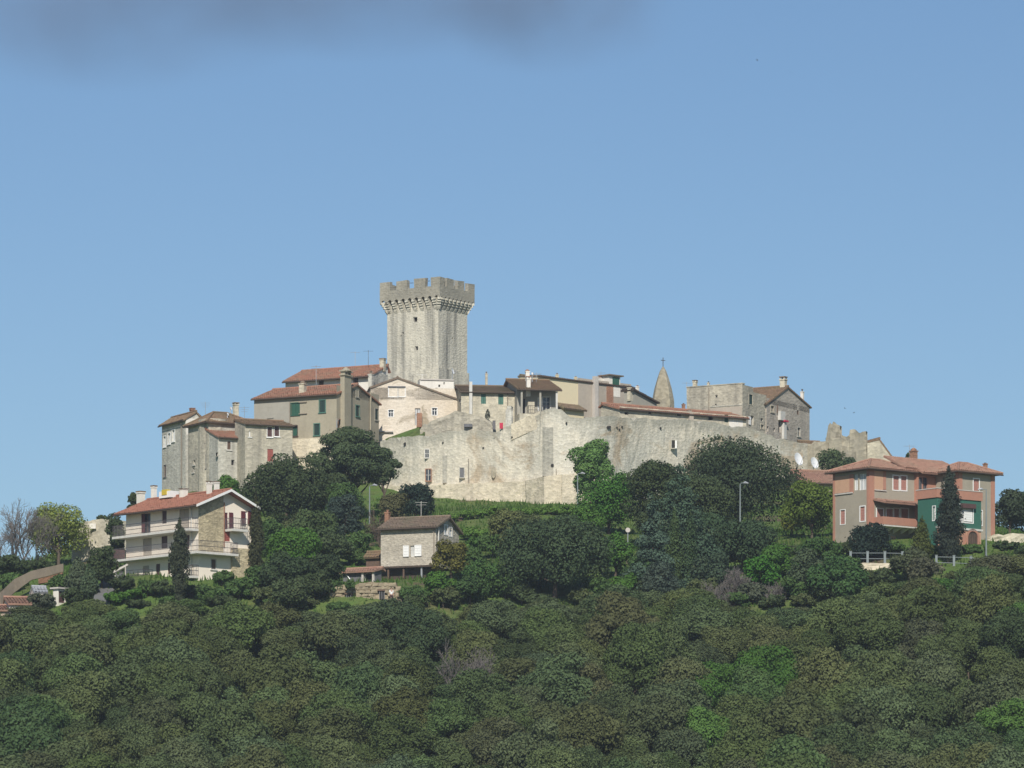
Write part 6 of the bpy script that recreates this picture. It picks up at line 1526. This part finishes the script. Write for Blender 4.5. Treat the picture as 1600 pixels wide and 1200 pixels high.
for i, (px, yt, w, colr, yb, lab) in enumerate((
 (330, 914, 62, MID, 946, 'green bush low below the stone wing of the apartment house'), (298, 912, 42, DARK, 942, 'dark bush right of the cypress before the balconies'), (373, 903, 50, MID, 940, 'green bush under the window of the stone wing'),
 (230, 906, 40, MID, 932, 'green bush under the shortest balcony of the apartment house'), (190, 898, 44, DARK, 926, 'dark bush between the driveway and the apartment house'), (182, 924, 50, BRIGHT, 946, 'light green bush at the foot of the driveway'),
 (112, 918, 48, DARK, 946, 'dark bush right of the white kiosk door'), (66, 926, 52, GREY, 956, 'grey green bush before the pale grey hut'), (20, 896, 66, MID, 926, 'green bush under the tan ramp wall'), (95, 897, 40, MID, 922, 'green bush under the brick strip of the ramp'),
 (418, 915, 60, OLV, 948, 'olive bush below the tall corner cypress'), (650, 926, 48, OAK, 950, 'oak bush right of the person in white'), (692, 916, 60, OLV, 950, 'olive bush under the bright green one below the cottage'), (790, 898, 62, MID, 938, 'green bush at the lower left of the domed pine'),
 (815, 914, 56, OAK, 946, 'oak bush under the left side of the domed pine'), (938, 900, 60, MID, 940, 'green bush at the lower right of the domed pine'), (905, 920, 56, OLV, 948, 'olive bush under the right side of the domed pine'), (978, 892, 60, BRIGHT, 936, 'bright bush left of the pale blue cedar foot'),
 (1100, 900, 56, OLV, 946, 'olive bush at the right foot of the twin cypresses'), (1178, 908, 56, GREY, 944, 'grey green bush between the lilac shrubs'), (1242, 898, 64, MID, 944, 'green bush right of the second lilac shrub'), (1300, 905, 70, OAK, 946, 'oak bush under the large bright green bush'),
 (1345, 888, 52, OLV, 918, 'olive bush under the left rail fence'), (1380, 886, 58, OAK, 918, 'oak bush right of it under the left rail fence'), (1492, 893, 60, OLV, 916, 'olive bush under the right rail fence'), (1548, 882, 62, MID, 906, 'green bush at the right end of the right rail fence'),
 (1326, 846, 44, DARK, 872, 'dark bush at the foot of the left villa front'), (1400, 846, 46, MID, 868, 'green bush under the villa balcony'), (1466, 852, 40, MID, 872, 'green bush at the foot of the dark thuja'), (1230, 848, 50, DARK, 872, 'dark bush below the small yellow green bush'),
 (520, 905, 40, MID, 930, 'green bush at the left end of the terrace wall'), (470, 800, 60, OLV, 842, 'olive tree under the large dark oak'), (590, 815, 40, OLV, 848, 'olive scrub at the foot of the thick bare trunk'), (635, 800, 46, DARK, 832, 'dark scrub behind the cottage ridge'), (770, 830, 50, MID, 872, 'green bush on the bank above the domed pine'), (820, 800, 60, OLV, 838, 'olive scrub on the bank, nearest the domed pine top'), (345, 930, 60, OAK, 952, 'oak bush below the green bush of the stone wing'), (432, 932, 60, MID, 952, 'mid green bush at the rim of the wood below the left slope'), (215, 936, 50, OAK, 952, 'oak bush below the foot of the driveway'), (268, 931, 54, MID, 950, 'mid green bush at the foot of the balcony cypress'), (1148, 925, 60, MID, 950, 'mid green bush under the first lilac shrub'), (1208, 930, 60, OAK, 952, 'oak bush under the second lilac shrub'), (1258, 927, 60, OLV, 952, 'olive bush at the rim of the wood below the villa hollow'), (480, 934, 50, OLV, 952, 'olive bush at the rim of the wood left of the terrace wall'), (1010, 905, 60, OAK, 936, 'oak bush at the foot of the two cedars'), (530, 940, 52, MID, 957, 'mid green bush at the rim of the wood below the left dark opening'), (588, 945, 54, OAK, 957, 'oak bush at the rim of the wood below the person in white'), (845, 928, 60, OAK, 952, 'oak bush at the rim of the wood under the domed pine'))):
    YB[200 + i] = yb
    tree('slope_bush', lab, 'bush', px, 400, yt, w, color=colr, seed=200 + i, low=0, group='bushes between the houses')
# grass growing on the earth roof behind the wall
vv = [PX(*q) for q in ((602, 686, 479), (662, 683, 475.6), (664, 675.5, 476.5), (654, 667.5, 481), (640, 672, 481), (606, 684, 481.5))]
mb = MB(); p0 = vv[0]; mb.poly([p - p0 for p in vv]); mb.poly([p - p0 - Vector((0, 0, 1.5)) for p in vv][::-1])
for i in range(6): a, b = vv[i] - p0, vv[(i + 1) % 6] - p0; mb.poly([a, b, b - Vector((0, 0, 1.5)), a - Vector((0, 0, 1.5))])
o = mb.build('grass_bank', ground_material()); o.location = p0; tag(o, 'small wedge of bright grass above the left part of the town wall', None, None, 'structure')

# ---------------------------------------------------------------- the wood: single trees on the lower slope
PROTO = []
for i in range(9):
    g = np.random.default_rng(300 + i)
    rx = 2.25 + .4 * g.random(); rz = 2.5 + .5 * g.random(); zc = 3.0
    cl = clumps_round(310 + i, rx, rx, rz, zc, 34, (.22, .38), -.35)
    me = leaves_mesh('crown', cl, 26000, .088 + .010 * (i % 3), M['leaf'], 320 + i, jitter=.48, stray=.10)
    tm = trunk_mesh('trunk', 3.2, .12, [c for c, r in cl[:9]], M['bark'], 330 + i, stems=2)
    PROTO.append((me, tm))
BAREP = [bare_mesh('branches', 5.2, 1.0, M['twig'], 340 + i, .08, 6, 4) for i in range(2)]
TINTS = [('dark green', (.066, .102, .046)), ('olive green', (.100, .130, .050)), ('grey green', (.100, .132, .066)), ('brownish green', (.108, .124, .054)), ('mid green', (.082, .128, .046)), ('bright green', (.076, .155, .036)), ('dry brown', (.14, .115, .06))]
ZONES = [(0, 120, 'below the ramp'), (120, 230, 'below the driveway'), (230, 345, 'below the apartment house'), (345, 460, 'below the tall corner cypress'), (460, 575, 'below the orange shed'), (575, 690, 'below the cottage'), (690, 800, 'left of the domed pine'), (800, 930, 'below the domed pine'), (930, 1030, 'below the road mirror'), (1030, 1120, 'below the twin cypresses'), (1120, 1250, 'below the lilac shrubs'), (1250, 1340, 'below the bright bush'), (1340, 1440, 'below the left rail fence'), (1440, 1530, 'below the right rail fence'), (1530, 1600, 'below the villa lamp')]
def edge(px): return np.interp(px, [-100,0,200,450,520,620,700,800,900,980,1040,1100,1180,1250,1330,1400,1460,1530,1600,1700], [955,945,938,942,950,938,928,938,944,908,912,926,946,950,925,900,892,872,858,850])
g = np.random.default_rng(99)
sites = []
SP = 4.3; row = 0; Y = 323.0
while Y < 379:
    half = .1145 * Y + 3.5
    xs = np.arange(-half + (row % 2) * SP / 2, half, SP)
    for x in xs: sites.append((x + g.normal(0, .75), Y + g.normal(0, .7)))
    Y += SP * .86; row += 1
nbr = 0
for (x, y) in sites:
    px = 800 + x / y * FPX; z = float(terr(x, y)[0])
    e_ = edge(px)
    sc = g.uniform(.72, 1.28)
    # nothing taller than the upper rim of the wood as the photograph shows it
    room = ((YH - e_ - g.uniform(0, 16)) * y / FPX) - z
    if y > 372 and room < 2.2: continue
    sc_z = min(sc * g.uniform(.85, 1.2), max(.42, room / 5.3))
    q = g.random(); near_patch = math.sin(x * .16 + y * .05) + math.sin(x * .07 - y * .13 + 2)
    if q < .012: ti = 6
    elif q < .035: ti = 5
    elif abs(px - 1160) < 75 and 1040 < YH - (z + 4) * FPX / y < 1090: ti = 5
    else: ti = int(np.clip(round(1.9 + near_patch * .9 + g.normal(0, .9)), 0, 4))
    zn = next((n for a, b, n in ZONES if a <= px < b), ZONES[0][2] if px < 0 else ZONES[-1][2])
    cy = YH - (z + 3.5 * sc_z) * FPX / y
    band = 'upper edge' if cy < e_ + 45 else 'upper half' if cy < 1045 else 'lower half' if cy < 1130 else 'lowest row'
    if q > .985:
        lab = f'bare grey tree, {band} of the wood {zn}'
        t = empty('bare_tree', (x, y, z), g.uniform(0, 6.28)); t.scale = (sc, sc, sc_z); tag(t, lab, 'bare tree', 'bare trees of the lower wood')
        link('branches', BAREP[nbr % 2], t); nbr += 1
        continue
    nm, colr = TINTS[ti]
    if ti < 5: colr = [a_ * .6 + b_ * .4 for a_, b_ in zip(colr, (.088, .118, .047))]
    size_ = 'small ' if sc < .84 else 'large ' if sc > 1.16 else ''
    lab = f'{size_}{nm} oak, {band} of the wood {zn}'
    t = empty('oak_tree', (x, y, z), g.uniform(0, 6.28)); t.scale = (sc, sc, sc_z); tag(t, lab, 'tree', f'{nm} oaks of the lower wood')
    me, tm = PROTO[g.integers(0, len(PROTO))]
    k = g.uniform(.92, 1.36)
    c = link('crown', me, t); c.color = (*[v * k * (1 + g.normal(0, .05)) for v in colr], 1)
    link('trunk', tm, t)
# grass blades on the open bank
n = 26000
gx_ = RNG.uniform(-50, 56, n); gy_ = RNG.uniform(380, 468, n); gz_ = np.concatenate([terr(gx_[i:i + 4000], gy_[i:i + 4000]) for i in range(0, n, 4000)])
keep = np.ones(n, bool)
ang = RNG.uniform(0, 6.283, n); hh = RNG.uniform(.18, .55, n); ww = RNG.uniform(.05, .13, n)
dx, dy = np.cos(ang) * ww, np.sin(ang) * ww
v = np.stack([np.stack([gx_ - dx, gy_ - dy, gz_ - .05], 1), np.stack([gx_ + dx, gy_ + dy, gz_ - .05], 1), np.stack([gx_ + RNG.normal(0, .12, n), gy_ + RNG.normal(0, .12, n), gz_ + hh], 1)], 1).reshape(-1, 3)
me = bpy.data.meshes.new('grass'); me.from_pydata(v.tolist(), [], np.arange(3 * n).reshape(-1, 3).tolist()); me.materials.append(M['leaf'])
at = me.color_attributes.new('tint', 'FLOAT_COLOR', 'POINT'); tv = RNG.random((n, 1)); at.data.foreach_set('color', np.repeat(np.c_[tv, RNG.random((n, 1)) * .9, np.zeros((n, 1)), np.ones((n, 1))], 3, 0).ravel().astype(np.float32))
o = link('grass', me); o.color = (.062, .12, .024, 1); tag(o, 'rough green grass on the slope', None, None, 'stuff')

# swifts in the air
def bird(px, py, Y, s, rz, lab):
    mb = MB(); mb.tube([(0, -.5 * s, 0), (0, -.2 * s, .02 * s), (0, .25 * s, 0), (0, .5 * s, 0)], [.03 * s, .09 * s, .08 * s, .02 * s], 6)
    for sx in (-1, 1):
        mb.poly([(0, -.15 * s, .03 * s), (sx * .55 * s, -.22 * s, .22 * s), (sx * 1.0 * s, .15 * s, .12 * s), (sx * .5 * s, .03 * s, .2 * s), (0, .15 * s, .03 * s)])
    mb.poly([(0, .4 * s, 0), (-.14 * s, .7 * s, 0), (0, .6 * s, .01 * s), (.14 * s, .7 * s, 0)])
    o = mb.build('bird', M['darkbark']); o.location = PX(px, py, Y); o.rotation_euler = (.2, .3, rz); tag(o, lab, 'bird', 'birds in the sky')
bird(1320, 638, 470, .22, .8, 'tiny dark bird near the gable roof at the right end of town'); bird(1334, 645, 470, .2, 2.0, 'second tiny dark bird above the ragged wall stumps'); bird(1183, 94, 430, .22, 1.2, 'tiny dark bird high in the upper right sky'); bird(1236, 113, 430, .18, .3, 'tiny dark bird in the upper sky, right of the other high one')

# the thin dark cloud drifting along the top of the view
def cloudmat():
    m = bpy.data.materials.new('dark cloud'); m.use_nodes = True; t = m.node_tree
    for n_ in list(t.nodes): t.nodes.remove(n_)
    o = t.nodes.new('ShaderNodeOutputMaterial'); pv = t.nodes.new('ShaderNodeVolumePrincipled')
    tc = t.nodes.new('ShaderNodeTexCoord'); mp = t.nodes.new('ShaderNodeMapping'); mp.inputs['Scale'].default_value = (2.2, 1.0, 1.0)
    nz = t.nodes.new('ShaderNodeTexNoise'); nz.inputs['Scale'].default_value = 1.2; nz.inputs['Detail'].default_value = 2
    ln = t.nodes.new('ShaderNodeVectorMath'); ln.operation = 'LENGTH'
    t.links.new(tc.outputs['Object'], ln.inputs[0])
    fall = t.nodes.new('ShaderNodeMapRange'); fall.inputs['From Min'].default_value = 1.0; fall.inputs['From Max'].default_value = .15; t.links.new(ln.outputs['Value'], fall.inputs['Value'])
    t.links.new(tc.outputs['Object'], mp.inputs[0]); t.links.new(mp.outputs[0], nz.inputs['Vector'])
    r = t.nodes.new('ShaderNodeMapRange'); r.inputs['From Min'].default_value = .30; r.inputs['From Max'].default_value = .75; t.links.new(nz.outputs[0], r.inputs['Value'])
    mu = t.nodes.new('ShaderNodeMath'); mu.operation = 'MULTIPLY'; t.links.new(fall.outputs[0], mu.inputs[0]); t.links.new(r.outputs[0], mu.inputs[1])
    m2 = t.nodes.new('ShaderNodeMath'); m2.operation = 'MULTIPLY'; m2.inputs[1].default_value = CLOUD_D; t.links.new(mu.outputs[0], m2.inputs[0])
    pv.inputs['Color'].default_value = (.38, .46, .62, 1); pv.inputs['Anisotropy'].default_value = 0; t.links.new(m2.outputs[0], pv.inputs['Density'])
    t.links.new(pv.outputs[0], o.inputs['Volume'])
    return m
CLOUD_D = .013
cm_ = cloudmat()
for (px, py, wpx, hpx, lab) in ((170, -5, 760, 300, 'dark grey wisp of cloud at the top left corner of the sky'), (560, -25, 800, 240, 'long thin grey cloud along the top of the sky'), (850, -5, 480, 240, 'soft grey puff of cloud at the right end of the cloud band')):
    bm = bmesh.new(); bmesh.ops.create_icosphere(bm, subdivisions=3, radius=1.0); me = bpy.data.meshes.new('cloud'); bm.to_mesh(me); bm.free(); me.materials.append(cm_)
    Yc = 3200; o = link('cloud', me); o.location = PX(px, py, Yc); o.scale = (wpx * Yc / FPX / 2, 90, hpx * Yc / FPX / 2)
    tag(o, lab, 'cloud', None, 'thing')

# thin haze over the whole hill
def haze(dens):
    m = bpy.data.materials.new('haze'); m.use_nodes = True; t = m.node_tree
    for n_ in list(t.nodes): t.nodes.remove(n_)
    o = t.nodes.new('ShaderNodeOutputMaterial'); pv = t.nodes.new('ShaderNodeVolumePrincipled')
    pv.inputs['Color'].default_value = (.86, .90, .96, 1); pv.inputs['Density'].default_value = dens; pv.inputs['Anisotropy'].default_value = .3
    t.links.new(pv.outputs[0], o.inputs['Volume'])
    mb = MB(); mb.box((-260, -40, -4), (260, 1300, 95)); ob = mb.build('haze', m); ob['kind'] = 'stuff'; ob['label'] = 'thin pale haze between the viewer and the town'
haze(.00022)
